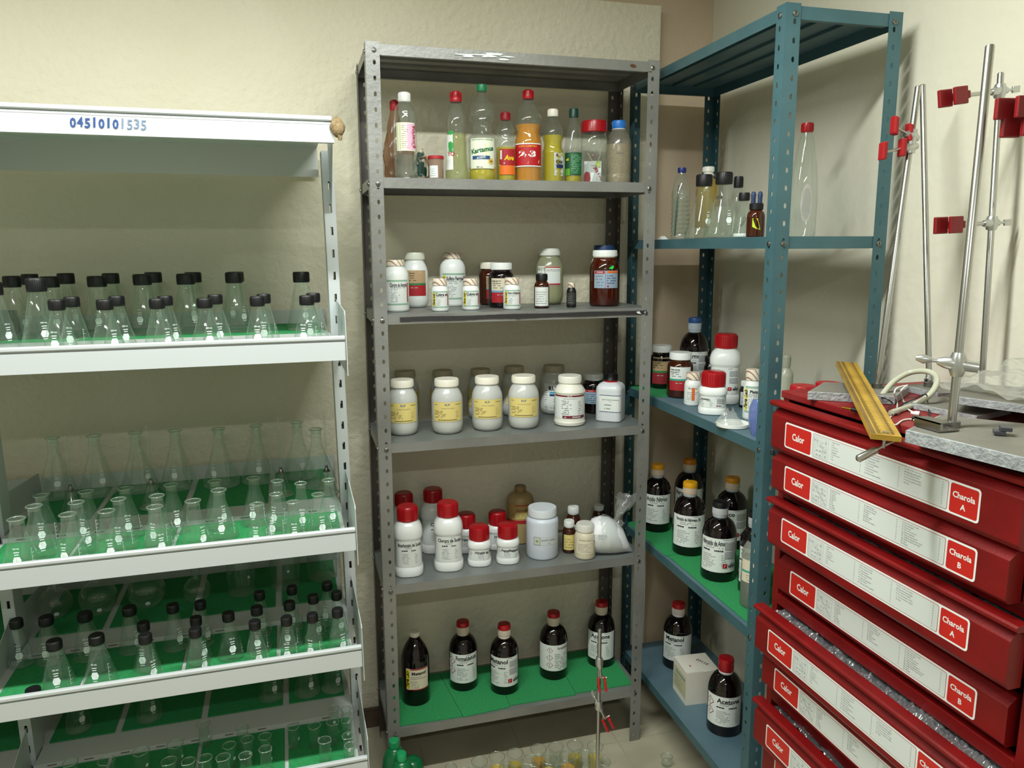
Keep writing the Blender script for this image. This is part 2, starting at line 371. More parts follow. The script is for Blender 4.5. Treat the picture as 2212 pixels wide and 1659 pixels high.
for x in (.108, -.748, XL + .02):
    b = MB().use(WHITE); slots(b, x, -.41, .028, .0, 1.93); slots(b, x, -.345, .028, .0, 1.93)
    for xx in (x - .014, x + .014): b.quad((xx, -.41, 0), (xx, -.345, 0), (xx, -.345, 1.93), (xx, -.41, 1.93))
    b.build('upright', wr, tf=tfw, solid=.0015)
    MB().use(WHITE).box((x - .02, -.68, 0), (x + .02, -.412, .05)).box((x - .02, -.343, 0), (x + .02, -.05, .05)).build('foot', wr, tf=tfw)
GROOVE = mat('#8d8f8c', .6)
for i, z in enumerate(WZ):
    can = i == 0; lh = .058 if not can else .057
    b = MB().use(WHITE)
    b.box((XL, WY, z - lh), (WX, WY + .0025, z - .0145)); b.use(GROOVE).box((XL, WY + .003, z - .0145), (WX, WY + .006, z - .0105))
    b.use(WHITE).prism([(WY + .0005, z - .0105), (WY - .0015, z - .008), (WY - .0015, z - .003), (WY + .001, z), (WY + .008, z), (WY + .008, z - .0105)], XL, WX - (.0 if not can else .004), ax=0)
    if can: b.use(GROOVE).box((XL, WY - .0004, z - .0185), (WX, WY + .001, z - .0178))
    b.use(WHITE).box((XL, WY + .0025, z - lh), (WX, WY + .02, z - lh + .0015))
    b.build('front_rail', wr, tf=tfw)
    dn, df = (DN[i], DF[i]) if not can else (z - .012, z - .012)
    if can:
        MB().use(WHITE2).box((XL, WY + .003, dn - .006), (.09, -.046, dn)).box((XL, -.292, dn - .085), (.09, -.288, dn - .006)).build('canopy', wr, tf=tfw); MB().use(WHITE2).box((XL, -.0458, z - .06), (.10, -.041, z)).build('back_rail', wr, tf=tfw)
    else:
        MB().use(WHITE2).box((XL, WY + .003, dn - .012), (.09, -.44, dn)).box((XL, -.46, dn - .04), (.09, -.44, dn - .012)).build('tray', wr, tf=tfw)
        MB().use(WHITE2).box((XL, -.349, df - .012), (.09, -.046, df)).box((XL, -.333, df - .04), (.09, -.315, df - .012)).build('tray', wr, tf=tfw)
    if not can:
        MB().use(WHITE2).box((XL + .04, -.4385, df - .03), (-.765, -.3495, df + .003)).box((-.73, -.4385, df - .03), (.0925, -.3495, df + .003)).build('centre_beam', wr, tf=tfw)
        b = MB().use(mat('#6d6a60', .6))
        for k in range(9): xx = -.70 + k * .088; b.box((xx, -.4392, df - .0045), (xx + .022, -.4384, df - .0015))
        b.build('slot_strip', wr, tf=tfw)
        MB().use(WHITE2).box((XL, -.0458, df - .03), (.10, -.041, df + .046)).build('back_rail', wr, tf=tfw)
    for x in (.1, -.757):
        e = .0012
        if can: pr = [(-.41, z - .018), (-.41, z - .20), (-.62, z - .018)]
        else: pr = [(-.411, z + .068), (-.411, z - .10), (-.698, z - .095), (-.698, z + .050 if x > 0 else z - .02), (-.69, z + .058 if x > 0 else z - .02)]
        b = MB().use(WHITE).prism([(a, c) for a, c in pr], x + .0105, x + .0122, ax=0); b.build('bracket', wr, tf=tfw)
        if not can: MB().use(WHITE).prism([(-.344, z + .06), (-.06, z + .035), (-.045, z - .05), (-.344, z - .09)], x + .0105, x + .0122, ax=0).build('bracket', wr, tf=tfw)
s = Surf(lambda x, z, L: tfw((x, WY - .0012 - L, z)), .05)
q0 = on(160, 265, 1, WY); q1 = on(326, 270, 1, WY)
for k, ch in enumerate('04510101535'):
    s.text(ch, q0.x + (q1.x - q0.x) * (k + .5) / 11, q0.z + (.002 if k % 2 else 0) - .001, mat('#27467f' if k < 7 else '#6a7f98', .6), h=.020, bold=.03 if k < 7 else .01, shear=.1, fit=.0115, L=.0003)
s.done('handwriting', wr)
# mud nest on the canopy corner
b = MB().use(noisy('#93805c', '#6f5d40', 70, .9, bump=.4, bscale=120)); P = on(729, 277, 1, WY - .004)
vs = []; fs = []
for i in range(9):
    for k in range(14):
        ph = math.pi * i / 8; th = 2 * math.pi * k / 14; r = 1 + .16 * noise.noise(Vector((math.cos(th) * 1.3, math.sin(th) * 1.3, ph)) * 1.5)
        vs.append((P.x + .0165 * r * math.sin(ph) * math.cos(th), P.y + .012 * r * math.sin(ph) * math.sin(th), P.z + .002 + .022 * r * math.cos(ph)))
for i in range(8):
    for k in range(14): fs.append((i * 14 + k, i * 14 + (k + 1) % 14, (i + 1) * 14 + (k + 1) % 14, (i + 1) * 14 + k))
b.add(vs, fs).tube([(P.x + .004, P.y - .003, P.z - .016), (P.x + .005, P.y - .003, P.z - .026)], [.006, .004], 8)
nest = b.build('wasp_nest', smooth=60); tag(nest, 'lumpy tan mud wasp nest stuck on the right end of the white canopy rail', 'wasp nest')
# ---------------------------------------------------------------- green foam mats
def mat_on(P4, z, th=.003, label='', group=None, tf=None):
    b = MB().use(FOAM).prism(P4, z + .0009, z + .0009 + th, ax=2); o = b.build('foam_mat', tf=tf)
    return tag(o, label, 'mat', group)
ORD = ['leftmost', 'second from left', 'third from left', 'fourth from left', 'fifth from left', 'sixth from left', 'seventh from left', 'eighth from left', 'ninth from left', 'tenth from left', 'eleventh from left', 'twelfth from left', 'thirteenth from left', 'fourteenth from left', 'fifteenth from left', 'sixteenth from left', 'seventeenth from left']
def ordn(i, n):
    if n == 1: return 'only'
    j = n - 1 - i
    if j == 0: return 'rightmost'
    if j < i and j < 7: return ['', 'second from right', 'third from right', 'fourth from right', 'fifth from right', 'sixth from right', 'seventh from right'][j]
    return ORD[i]
TR = {1: 'top glass tray', 2: 'second glass tray', 3: 'third glass tray', 4: 'bottom glass tray'}
xs = [-1.60, -.97, -.765, -.548, -.322, -.095, .084]
for i in (1, 2, 3, 4):
    for side, y0, y1, d in (('front', -.684, -.447, DN[i]), ('rear', -.343, -.05, DF[i])):
        for k in range(1, 6):
            g = .009 if side == 'rear' else .005
            if k == 2: xs[2] = -.728
            if k == 1: xs[2] = -.762
            mat_on([(xs[k] + g, y0), (xs[k + 1] - g, y0), (xs[k + 1] - g, y1), (xs[k] + g, y1)], d, label='green foam mat, %s, lining the %s half of the %s' % (ordn(k - 1, 5), side, TR[i]), group='green mats in the white shelving', tf=tfw)
for k, (a, b_) in enumerate(((.222, .412), (.414, .61), (.612, .842), (.844, 1.05))):
    pts = [(a, -.325 + .004 * k), (b_, -.33 + .005 * k), (b_ + .01, -.06), (a + .01, -.06)]
    if k == 1: pts[0] = (a + .037, -.335)
    if k == 0: pts[1] = (b_ + .037, -.332)
    mat_on(pts, GZ[5], label='green foam mat, %s on the lowest grey shelf' % ordn(k, 4), group='green mats on the lowest grey shelf', tf=tfg)
mat_on([(1.104, -.29), (1.32, -.30), (1.33, -.08), (1.104, -.08)], BZ[2], label='green foam mat on the left end of the middle blue shelf', tf=tfb)
mat_on([(1.104, -.40), (1.395, -.40), (1.395, -.08), (1.104, -.08)], BZ[3], label='green foam mat on the far part of the fourth blue shelf', tf=tfb)
mat_on([(1.112, -.90), (1.395, -.90), (1.395, -.403), (1.112, -.403)], BZ[3], label='green foam mat on the near part of the fourth blue shelf', tf=tfb)
# ---------------------------------------------------------------- placing vessels
def place(u, w, vt, z, vb=None, y=None, x=None, R=None):
    if vb is not None:
        P = on(u, vb, 2, z); r_ = R or px_r(u, w, P); aw = Vector((P.x - CAM.x, P.y - CAM.y, 0)).normalized(); P = P + aw * r_
        if R is None: r_ = px_r(u, w, P)
    elif y is not None: P = on(u, vt + 45, 1, y); P.z = z; r_ = R or px_r(u, w, P)
    else: P = on(u, vt + 45, 0, x); P.z = z; r_ = R or px_r(u, w, P)
    d = math.hypot(P.x - CAM.x, P.y - CAM.y); q = ray(u, vt); h = CAM.z + q.z / math.hypot(q.x, q.y) * d - z
    P.z = z + .0009
    return P, r_, h
def face(P): return math.atan2(CAM.x - P.x, -(CAM.y - P.y))
def sc_(prof, R, H): return [(a * R, b * H) for a, b in prof]
STR = None
def striped():
    M_ = bpy.data.materials.new('striped_seal'); M_.use_nodes = True; N, L = nodes(M_); b = N['Principled BSDF']; tc = N.new('ShaderNodeTexCoord')
    wv = N.new('ShaderNodeTexWave'); wv.bands_direction = 'DIAGONAL'; wv.inputs['Scale'].default_value = 34; L.new(tc.outputs['Object'], wv.inputs[0])
    r = N.new('ShaderNodeValToRGB'); r.color_ramp.elements[0].position = .1; r.color_ramp.elements[1].position = .22
    r.color_ramp.elements[0].color = lin('#9a7a66'); r.color_ramp.elements[1].color = lin('#e3d9c6'); L.new(wv.outputs[0], r.inputs[0]); L.new(r.outputs[0], b.inputs['Base Color'])
    b.inputs['Roughness'].default_value = .3; return M_
STR = striped()
BODY = dict(
    boston=[(.88, 0), (.97, .006), (1, .025), (1, .55), (.985, .60), (.93, .655), (.83, .71), (.68, .755), (.5, .785), (.40, .80)],
    hdpe=[(.90, 0), (.98, .01), (1, .03), (1, .115), (.94, .135), (.925, .15), (.925, .54), (.985, .56), (1, .585), (1, .64), (.96, .69), (.86, .74), (.70, .775), (.63, .79), (.62, .82)],
    hdpes=[(.90, 0), (.99, .015), (1, .04), (1, .14), (.93, .17), (.92, .44), (.99, .47), (1, .50), (.99, .57), (.9, .62), (.76, .65), (.74, .68)],
    jar=[(.72, 0), (.84, .02), (.93, .06), (.985, .13), (1, .17), (1, .60), (.985, .66), (.93, .72), (.83, .78), (.74, .82), (.70, .835), (.70, .87)],
    wide=[(.84, 0), (.95, .02), (1, .06), (1, .66), (.985, .70), (.93, .75), (.84, .785), (.78, .80), (.78, .84)],
    tub=[(.86, 0), (.95, .012), (1, .05), (1, .74), (.985, .77), (.9, .80), (.82, .82), (.82, .85)],
    faga=[(.88, 0), (.97, .02), (1, .05), (1, .66), (.98, .72), (.92, .775), (.8, .83), (.68, .86), (.66, .875), (.66, .90)],
    fagas=[(.88, 0), (.97, .02), (1, .05), (1, .60), (.97, .66), (.86, .73), (.76, .765), (.74, .80)],
    sbrown=[(.88, 0), (.97, .02), (1, .05), (1, .60), (.97, .66), (.86, .73), (.70, .78), (.66, .80)])
CAPS = dict(
    boston=[('neck_ring', [(.40, .797), (.42, .80), (.43, .818), (.40, .826)]), ('cap', [(.42, .828), (.43, .832), (.44, .925)]), ('cap_top', [(.445, .926), (.455, .945), (.45, .975), (.42, .995), (.3, 1.0)])],
    hdpe=[('cap', [(.71, .80), (.72, .803), (.72, .82), (.70, .824), (.70, .955), (.68, .985), (.6, 1.0)])],
    hdpes=[('cap', [(.84, .655), (.85, .66), (.85, .69), (.825, .695), (.82, .94), (.79, .98), (.7, 1.0)])],
    jar=[('cap', [(.75, .87), (.77, .875), (.77, .985), (.74, 1.0)])],
    wide=[('cap', [(.83, .845), (.85, .85), (.85, .975), (.82, 1.0)])],
    tub=[('cap', [(.86, .845), (.885, .85), (.885, .975), (.86, 1.0)])],
    faga=[('cap', [(.70, .885), (.72, .89), (.70, .99), (.67, 1.0)])],
    fagas=[('cap', [(.80, .79), (.83, .795), (.80, .98), (.76, 1.0)])],
    sbrown=[('cap', [(.73, .80), (.75, .805), (.74, .985), (.70, 1.0)])])
def vessel(name, label, cat, group, P, R, H, typ, bm, cms, sq=2, art=None, fill=None, seg=32, body=None, caps=None, rz=0, ridged=True):
    """fill = (material, from, to) fractions of the height; art(surf, R, H) lays the printed label"""
    t = thing(name, label, cat, P, face(P) + rz, group)
    bp = sc_(body or BODY[typ], R, H)
    MB().use(bm).lathe(bp, seg, sq).build('bottle_body', t, smooth=40)
    if fill:
        fm, a, b_ = fill; a *= H; b_ *= H; inn = [(max(r - .0022, .001), z) for r, z in bp]
        pts = [(r, z) for r, z in inn if a + .002 < z < b_]
        def ra(z):
            for (r0, z0), (r1, z1) in zip(inn, inn[1:]):
                if z0 <= z <= z1 and z1 > z0: return r0 + (r1 - r0) * (z - z0) / (z1 - z0)
            return inn[0][0]
        MB().use(fm).lathe([(ra(a + .002), a + .002)] + pts + [(ra(b_), b_)], seg, sq).build('contents', t, smooth=40)
    for k, (nm, pr) in enumerate(CAPS[typ] if caps is None else caps):
        M_ = cms[min(k, len(cms) - 1)]; b = MB().use(M_).lathe(sc_(pr, R, H), seg)
        if nm == 'cap' and ridged and M_ not in (PAPERB,):
            r0 = max(a for a, _ in pr) * R; z0, z1 = pr[0][1] * H, pr[-1][1] * H; hh = (z1 - z0)
            for i in range(30):
                th = 2 * math.pi * i / 30; c, s_ = math.cos(th), math.sin(th); rr = r0 * .985
                b.obox((rr * c, rr * s_, z0 + hh * .5), (c, s_, 0), (-s_, c, 0), (0, 0, 1), .0007, .0007, hh * .36)
        b.build(nm, t, smooth=40)
    if art: s = Surf(wrap(bp, R, sq)); art(s, R, H); s.done('paper_label', t)
    return t
GHS = lambda s, x, z, a, mark=True: (s.poly([(x, z - a), (x + a, z), (x, z + a), (x - a, z)], mat('#a03038', .6)), s.poly([(x, z - a * .84), (x + a * .84, z), (x, z + a * .84), (x - a * .84, z)], PAPER), s.rect(x - a * .08, x + a * .08, z - a * .15, z + a * .45, INK), s.rect(x - a * .08, x + a * .08, z - a * .42, z - a * .28, INK))
def logo(s, x, z, a):
    s.rect(x - a, x + a, z - a, z + a, CRED); s.text('f', x, z, PAPER, h=a * 1.2, shear=.4)
    for k in range(5): s.rect(x + a * (1.6 + .75 * k), x + a * (2.0 + .75 * k), z - a * (1 if k % 2 else .7), z + a * (.4 + .5 * ((k * 7) % 3)), INK)
    s.rect(x + a * 1.5, x + a * 5.4, z - a * .5, z - a * .2, INK)
def art_st(title, z0, z1, x0=-.9, x1=.9, tx=0, shift=0, th=.0155, ghs=0, lg=False, right=True, pap=None, edge=True):
    """the supplier's white label: name in bold, lines of small print, hazard diamonds, logo"""
    def f(s, R, H):
        a, b = z0 * H, z1 * H; X0, X1 = x0 * R, x1 * R; W_ = X1 - X0; hh = b - a
        s.rect(X0, X1, a, b, pap or PAPER); s.rect(X0 + .6 * W_, X0 + .75 * W_, b - .004, b - .003, INK)
        s.text(title, tx * R, b - .11 * hh - .003, INK, h=th, bold=.03, fit=W_ * (.68 if x0 < -1 else .9), align='c')
        cx = tx * R; s.lines(cx - .22 * W_, cx + .25 * W_, b - .30 * hh, b - .20 * hh, 2, INK, 3)
        s.lines(cx - .30 * W_, cx + .33 * W_, b - .40 * hh, b - .32 * hh, 1, INK, 5, t=.5)
        s.lines(cx - .30 * W_, cx + .05 * W_, a + .1 * hh, b - .46 * hh, 8, INKG, 7)
        s.lines(cx + .18 * W_, cx + .32 * W_, a + .12 * hh, b - .46 * hh, 7, INKG, 9)
        for k in range(ghs): GHS(s, X0 + .12 * W_ if tx >= 0 else X1 - .15 * W_, b - (.25 + .32 * k) * hh, hh * .15)
        if lg: s.rect(X1 - .35 * W_, X1 - .05 * W_, b - .32 * hh, b - .12 * hh, LGREY); s.rect(X1 - .35 * W_, X1 - .05 * W_, b - .58 * hh, b - .38 * hh, LGREY); logo(s, X1 - .33 * W_, a + .2 * hh, hh * .065)
    return f
def art_faga(title, small=False, side=True, z0=.16, z1=.68):
    def f(s, R, H):
        a, b = z0 * H, z1 * H; X0, X1 = -.85 * R, 1.05 * R; W_ = X1 - X0; hh = b - a
        s.rect(X0, X1, a, b, PAPER); s.rect(X0, X1, b - .07 * hh, b, mat('#8fb49c', .6)); s.rect(X0, X1, a, a + .06 * hh, mat('#8fb49c', .6))
        if side: s.rect(X0 + .01 * W_, X0 + .17 * W_, a + .08 * hh, b - .09 * hh, CYEL); s.text('Faga Lab', X0 + .09 * W_, (a + b) / 2, INK, w=hh * .72, rot=math.pi / 2, shear=.3, bold=.03)
        s.text(title, X0 + .56 * W_, b - .2 * hh, INK, h=.0085 if small else .0125, bold=.025, fit=.72 * W_)
        s.lines(X0 + .25 * W_, X0 + .85 * W_, b - .42 * hh, b - .28 * hh, 2, INKG, 2); s.lines(X0 + .24 * W_, X0 + .6 * W_, a + .1 * hh, b - .46 * hh, 7, INKG, 4)
        s.rect(X1 - .07 * W_, X1 - .01 * W_, a + .1 * hh, b - .12 * hh, CRED)
    return f
def art_puf(s, R, H, z0=.25, z1=.61, off=0):
    a, b = z0 * H, z1 * H; X0, X1 = (-1.0 + off) * R, (1.1 + off) * R; W_ = X1 - X0; hh = b - a; c = (X0 + X1) / 2
    s.rect(X0, X1, a, b, mat('#cbb873', .65)); s.rect(X0 + .001, X1 - .001, a + .001, b - .001, YEL)
    s.text('RUF', c - .0015, b - .13 * hh, mat('#1a5f8c', .6), h=.0065, bold=.02)
    s.lines(X0 + .06 * W_, X0 + .24 * W_, b - .18 * hh, b - .08 * hh, 1, INK, 1); s.lines(X1 - .26 * W_, X1 - .06 * W_, b - .18 * hh, b - .08 * hh, 1, INK, 2)
    s.text('ALCOHOL AZUCARADO', c, b - .31 * hh, INKG, h=.0026, fit=.62 * W_)
    s.lines(X0 + .06 * W_, X0 + .5 * W_, a + .2 * hh, b - .42 * hh, 5, INK, 3); s.lines(X1 - .26 * W_, X1 - .12 * W_, a + .2 * hh, b - .42 * hh, 6, INKG, 4)
    s.lines(X0 + .2 * W_, X1 - .15 * W_, a + .05 * hh, a + .15 * hh, 1, INK, 6)
def art_sig(c1, c2, c3, z0, z1, words=(), x0=-.85, x1=.9):
    def f(s, R, H):
        a, b = z0 * H, z1 * H; hh = b - a; X0, X1 = x0 * R, x1 * R
        s.rect(X0, X1, a, b, c1); s.rect(X0, X1, a, a + .42 * hh, c3); s.rect(X0, X1, a + .42 * hh, a + .50 * hh, c2)
        s.lines(X0 + .05 * (X1 - X0), X0 + .7 * (X1 - X0), a + .56 * hh, b - .06 * hh, 4, INK, 8, dens=.7)
        for k, t in enumerate(words): s.text(t, X0 + .08 * (X1 - X0), b - (.12 + .1 * k) * hh, INK, h=.0045, align='l')
        s.lines(X0 + .3 * (X1 - X0), X0 + .75 * (X1 - X0), a + .28 * hh, a + .36 * hh, 1, PAPER, 8)
    return f
def art_plain(lines_, z0, z1, pap=PAPER, x0=-.85, x1=.9, ink=INK, h=.005, n=5, bold=0.):
    def f(s, R, H):
        a, b = z0 * H, z1 * H; hh = b - a; X0, X1 = x0 * R, x1 * R; W_ = X1 - X0
        s.rect(X0, X1, a, b, pap)
        for k, t in enumerate(lines_): s.text(t, (X0 + X1) / 2, b - hh * (.16 + .17 * k), ink, h=h, fit=W_ * .86, bold=bold)
        if n: s.lines(X0 + .1 * W_, X1 - .1 * W_, a + .08 * hh, b - hh * (.2 + .17 * len(lines_)), n, INKG, len(lines_) + n)
    return f
# ---------------------------------------------------------------- grey rack, lowest shelf: one-litre bottles
z = GZ[5] + .0045
CREAMCAP = mat('#cfc4b6', .4)
for u, w_, vt, vb, ttl, kw, lab in (
    (1002, 61, 1341, 1494, 'Formaldehido', dict(tx=.25, ghs=2), 'brown litre bottle with red cap labelled Formaldehido, second from left'),
    (1090, 61, 1347, 1502, 'Metanol', dict(tx=-.45, lg=True), 'brown litre bottle with red cap labelled Metanol, third from left on the lowest grey shelf'),
    (1195, 60, 1321, 1470, 'Formal', dict(tx=.55, ghs=3), 'brown litre bottle with red cap and three hazard diamonds facing front'),
    (1297, 59, 1298, 1443, 'Acetona', dict(tx=-.05, lg=False), 'brown litre bottle with red cap labelled Acetona, rightmost on the lowest grey shelf')):
    P, R, H = place(u, w_, vt, z, vb)
    if ttl == 'Formal':
        def a_(s, R, H):
            a, b = .15 * H, .56 * H; s.rect(-1.25 * R, 1.25 * R, a, b, PAPER); s.text('Formaldehido', .75 * R, b - .012, INK, h=.0095, bold=.015, fit=.9 * R)
            for zz in (.80, .52, .24): GHS(s, -.25 * R, a + (b - a) * zz, .0115)
            s.lines(.1 * R, 1.2 * R, a + .006, b - .03, 9, INKG, 5)
        art = a_
    else: art = art_st(ttl, .13, .575, -1.15, 1.15, shift=0, **kw)
    vessel('reagent_bottle', lab, 'bottle', 'litre bottles on the lowest grey shelf', P, R, H, 'boston', AMBER, [CREAMCAP, CREAMCAP, RED], art=art)
P, R, H = place(900, 60, 1364, z, 1526)
def a_(s, R, H):
    a, b = .24 * H, .55 * H; X0, X1 = -.72 * R, 1.0 * R; W_ = X1 - X0; hh = b - a
    s.rect(X0, X1, a, b, PAPERB); s.rect(X0, X0 + .16 * W_, a + .05 * hh, b - .06 * hh, CYEL); s.text('Faga Lab', X0 + .08 * W_, (a + b) / 2, INK, w=hh * .75, rot=math.pi / 2, shear=.3, bold=.03)
    s.text('Metanol', X0 + .56 * W_, b - .22 * hh, INK, w=.6 * W_, bold=.035); s.rect(X0 + .2 * W_, X1, b - .05 * hh, b, CRED); s.rect(X0 + .2 * W_, X1, a, a + .04 * hh, CRED)
    s.lines(X0 + .22 * W_, X1 - .08 * W_, b - .5 * hh, b - .34 * hh, 2, INKG, 1); s.lines(X0 + .22 * W_, X0 + .6 * W_, a + .08 * hh, b - .55 * hh, 5, INKG, 2)
vessel('reagent_bottle', 'dark sloping-shouldered bottle with small white cap and yellow-banded Metanol label', 'bottle', None, P, R, H, None, AMBER, [PWC], art=a_,
       body=[(.88, 0), (.98, .008), (1, .03), (1, .60), (.97, .66), (.88, .73), (.72, .80), (.5, .87), (.34, .915), (.30, .92), (.30, .94)], caps=[('cap', [(.31, .935), (.33, .94), (.33, .99), (.28, 1.0)])])
# ---------------------------------------------------------------- grey rack, fifth shelf
z = GZ[4]
def hd(u, w_, vt, vb, ttl, lab, typ='hdpe', grp='white bottles with red caps on the fifth grey shelf', seal=True, tx=.1, y=None, **kw):
    P, R, H = place(u, w_, vt, z, vb, y=y)
    a_ = art_st(ttl, .155, .535, -.86, .86, tx=tx, th=.0115, **kw) if typ == 'hdpe' else art_st(ttl, .18, .43, -.9, .9, tx=tx, th=.0085, **kw)
    vessel('reagent_bottle', lab, 'bottle', grp, P, R, H, typ, PW, [RED2], sq=2.7, art=a_)
hd(884, 63, 1092, 1249, 'Bicarbonato de Sodio', 'tall white bottle with red cap labelled Bicarbonato de Sodio')
hd(876, 54, 1064, 1205, 'Cloruro', 'tall white bottle whose dark red cap shows behind the Bicarbonato de Sodio bottle', tx=.2)
hd(938, 56, 1055, 1198, 'Cloruro', 'tall white red-capped bottle, half hidden left of the Cloruro de Sodio bottle', tx=.35, ghs=0)
hd(970, 63, 1084, 1237, 'Cloruro de Sodio', 'tall white bottle with red cap labelled Cloruro de Sodio')
hd(1008, 46, 1109, 1197, 'Nitrato de', 'small white red-capped bottle just right of the Cloruro de Sodio bottle', 'hdpes', tx=.3)
hd(1036, 51, 1135, 1226, 'Hidroxido de Calcio', 'small white red-capped bottle standing near the shelf edge, diamond beside its small print', 'hdpes', tx=.45, ghs=1)
hd(1075, 44, 1104, 1190, 'Nitrato', 'small white red-capped bottle behind the Fenolftaleina bottle', 'hdpes', tx=.2)
hd(1097, 50, 1131, 1221, 'Fenolftaleina', 'small white bottle with red cap labelled Fenolftaleina', 'hdpes', tx=.25, ghs=1)
P, R, H = place(1124, 58, 1049, z, 1177)
OLD = mat('#a58f62', .4)
def a_(s, R, H):
    a, b = .38 * H, .72 * H; s.rect(-1.3 * R, 1.3 * R, a, b, mat('#b3945a', .7)); s.rect(-1.3 * R, 1.3 * R, a, a + .012 * 1, CRED); s.rect(-.4 * R, 1.2 * R, b - .004, b - .001, CRED)
    s.text('formalina', .25 * R, b - .02, mat('#5a2a16', .7), h=.009, fit=1.3 * R); s.rect(-.35 * R, .9 * R, a + .018, b - .03, YEL); s.lines(-.3 * R, .8 * R, a + .02, b - .032, 3, INK, 2)
vessel('old_bottle', 'old tan plastic bottle with worn yellow and red label near the wall', 'bottle', None, P, R, H, None, OLD, [mat('#8a744a', .5)], art=a_,
       body=[(.9, 0), (1, .02), (1, .74), (.96, .79), (.85, .835), (.65, .865), (.42, .88), (.38, .885)], caps=[('cap', [(.40, .885), (.41, .89), (.42, .985), (.36, 1.0)])])
P, R, H = place(1171, 69, 1095, z, 1212)
def a_(s, R, H):
    a, b = .32 * H, .48 * H; s.rect(-.52 * R, 1.0 * R, a, b, mat('#c9d0d0', .5)); s.frame(-.52 * R, -.12 * R, a, b, .0008, INK); s.rect(-.50 * R, -.14 * R, a + .001, b - .001, mat('#c5ccb8', .5)); s.text('N', -.32 * R, (a + b) / 2, INK, h=.007, rot=-.5, bold=.02)
    s.text('SULFATO CUPRICO', .42 * R, a + (b - a) * .62, INK, w=.95 * R); s.text('1Kg', .42 * R, a + (b - a) * .22, INK, h=.0035)
vessel('powder_tub', 'wide white screw-lid tub labelled Sulfato Cuprico in the middle of the fifth grey shelf', 'tub', None, P, R, H, 'tub', mat('#d3dbe6', .32), [mat('#dbe3e8', .3)], art=a_)
def sm(u, w_, vt, vb, lab, bm, cm, art, typ='sbrown', y=None, name='reagent_bottle', grp=None, z_=None):
    P, R, H = place(u, w_, vt, z_ or z, vb, y=y); return vessel(name, lab, 'bottle', grp, P, R, H, typ, bm, [cm], art=art, seg=24)
sm(1238, 31, 1094, None, 'small brown bottle with white label standing behind the yellow-labelled bottle', AMB2, PW, art_plain(['Reactivo'], .15, .55, h=.004), y=-.16)
sm(1229, 29, 1124, 1197, 'small brown bottle with stained yellow label left of the cream one', AMB2, PW, art_plain([], .12, .6, pap=YEL, n=4, ink=ORANGE))
sm(1263, 46, 1130, 1211, 'cream plastic bottle with cream label in front of the white bag', mat('#d2ccb2', .4), mat('#dcdcd2', .35), art_plain(['INDUSTRIA TECNICA'], .18, .66, pap=PAPERB, h=.003, n=6), typ='fagas')
sm(1293, 27, 1091, None, 'small brown bottle whose white cap peeks out behind the white bag', AMB2, PW, art_plain([], .2, .6, n=3), y=-.075)
# white bag tied in a knot
t = thing('powder_bag', 'knotted clear plastic bag filled with white powder slumped at the right end', 'bag', on(1330, 1195, 2, z), 0)
B0 = Vector(t.location); pw = mat('#eff2f4', .5); rv = (RGT - Vector((0, 0, RGT.z))).normalized(); fv = Vector((-rv.y, rv.x, 0))
def bagv(px, hz, dp): return rv * px + Vector((0, 0, hz)) + fv * dp
prof = [(-.093, .004, .018, .012), (-.092, .030, .03, .03), (-.082, .065, .045, .055), (-.06, .085, .05, .06), (-.035, .095, .05, .055), (-.008, .098, .042, .045), (.016, .09, .035, .04), (.034, .07, .03, .045), (.047, .04, .025, .035), (.054, .012, .008, .01)]
sec = [(-.080, .016, .014, .014), (-.074, .046, .034, .042), (-.060, .058, .046, .056), (-.036, .062, .05, .061), (-.010, .060, .048, .059), (.014, .052, .042, .051), (.034, .040, .032, .038), (.048, .022, .018, .019), (.062, .005, .005, .004)]
t.location.y += .012; t.location.x -= .010; t.scale = (1.10, 1.05, 1.03)
b = MB().use(pw); n = 18; vs = []
for i, (px, hz, ry, rz) in enumerate(sec):
    for k in range(n):
        a = 2 * math.pi * k / n; wv = 1 + .05 * noise.noise(Vector((px * 40, math.cos(a) * 2, math.sin(a) * 2)))
        vs.append(bagv(px, max(.0015, hz + rz * wv * math.sin(a)), ry * wv * math.cos(a) - .0))
b.add(vs, [(i * n + k, i * n + (k + 1) % n, (i + 1) * n + (k + 1) % n, (i + 1) * n + k) for i in range(len(sec) - 1) for k in range(n)] + [tuple(range(n))[::-1], tuple((len(sec) - 1) * n + k for k in range(n))])
b.build('powder', t, smooth=70)
def crump(fn, nu, nv, name, M_, parent=None, loc=(0, 0, 0), smooth=80):
    b = MB().use(M_); b.add([fn(i / nu, j / nv) for j in range(nv + 1) for i in range(nu + 1)], [(j * (nu + 1) + i, j * (nu + 1) + i + 1, (j + 1) * (nu + 1) + i + 1, (j + 1) * (nu + 1) + i) for j in range(nv) for i in range(nu)])
    return b.build(name, parent, loc=loc, smooth=smooth)
def nz(*a): return noise.noise(Vector(a))
def bagfn(u_, v_):
    px = -.081 + .145 * v_; i = min(int(v_ * 8), 7); f_ = v_ * 8 - i; hz, ry, rz = [sec[i][q] + (sec[i + 1][q] - sec[i][q]) * f_ for q in (1, 2, 3)]
    a = 2 * math.pi * u_; k = 1.05 + .07 * nz(px * 70, math.cos(a) * 3, math.sin(a) * 3); return bagv(px, max(.0008, hz + (rz + .001) * k * math.sin(a)), (ry + .001) * k * math.cos(a))
crump(bagfn, 30, 24, 'plastic_film', BAG, t)
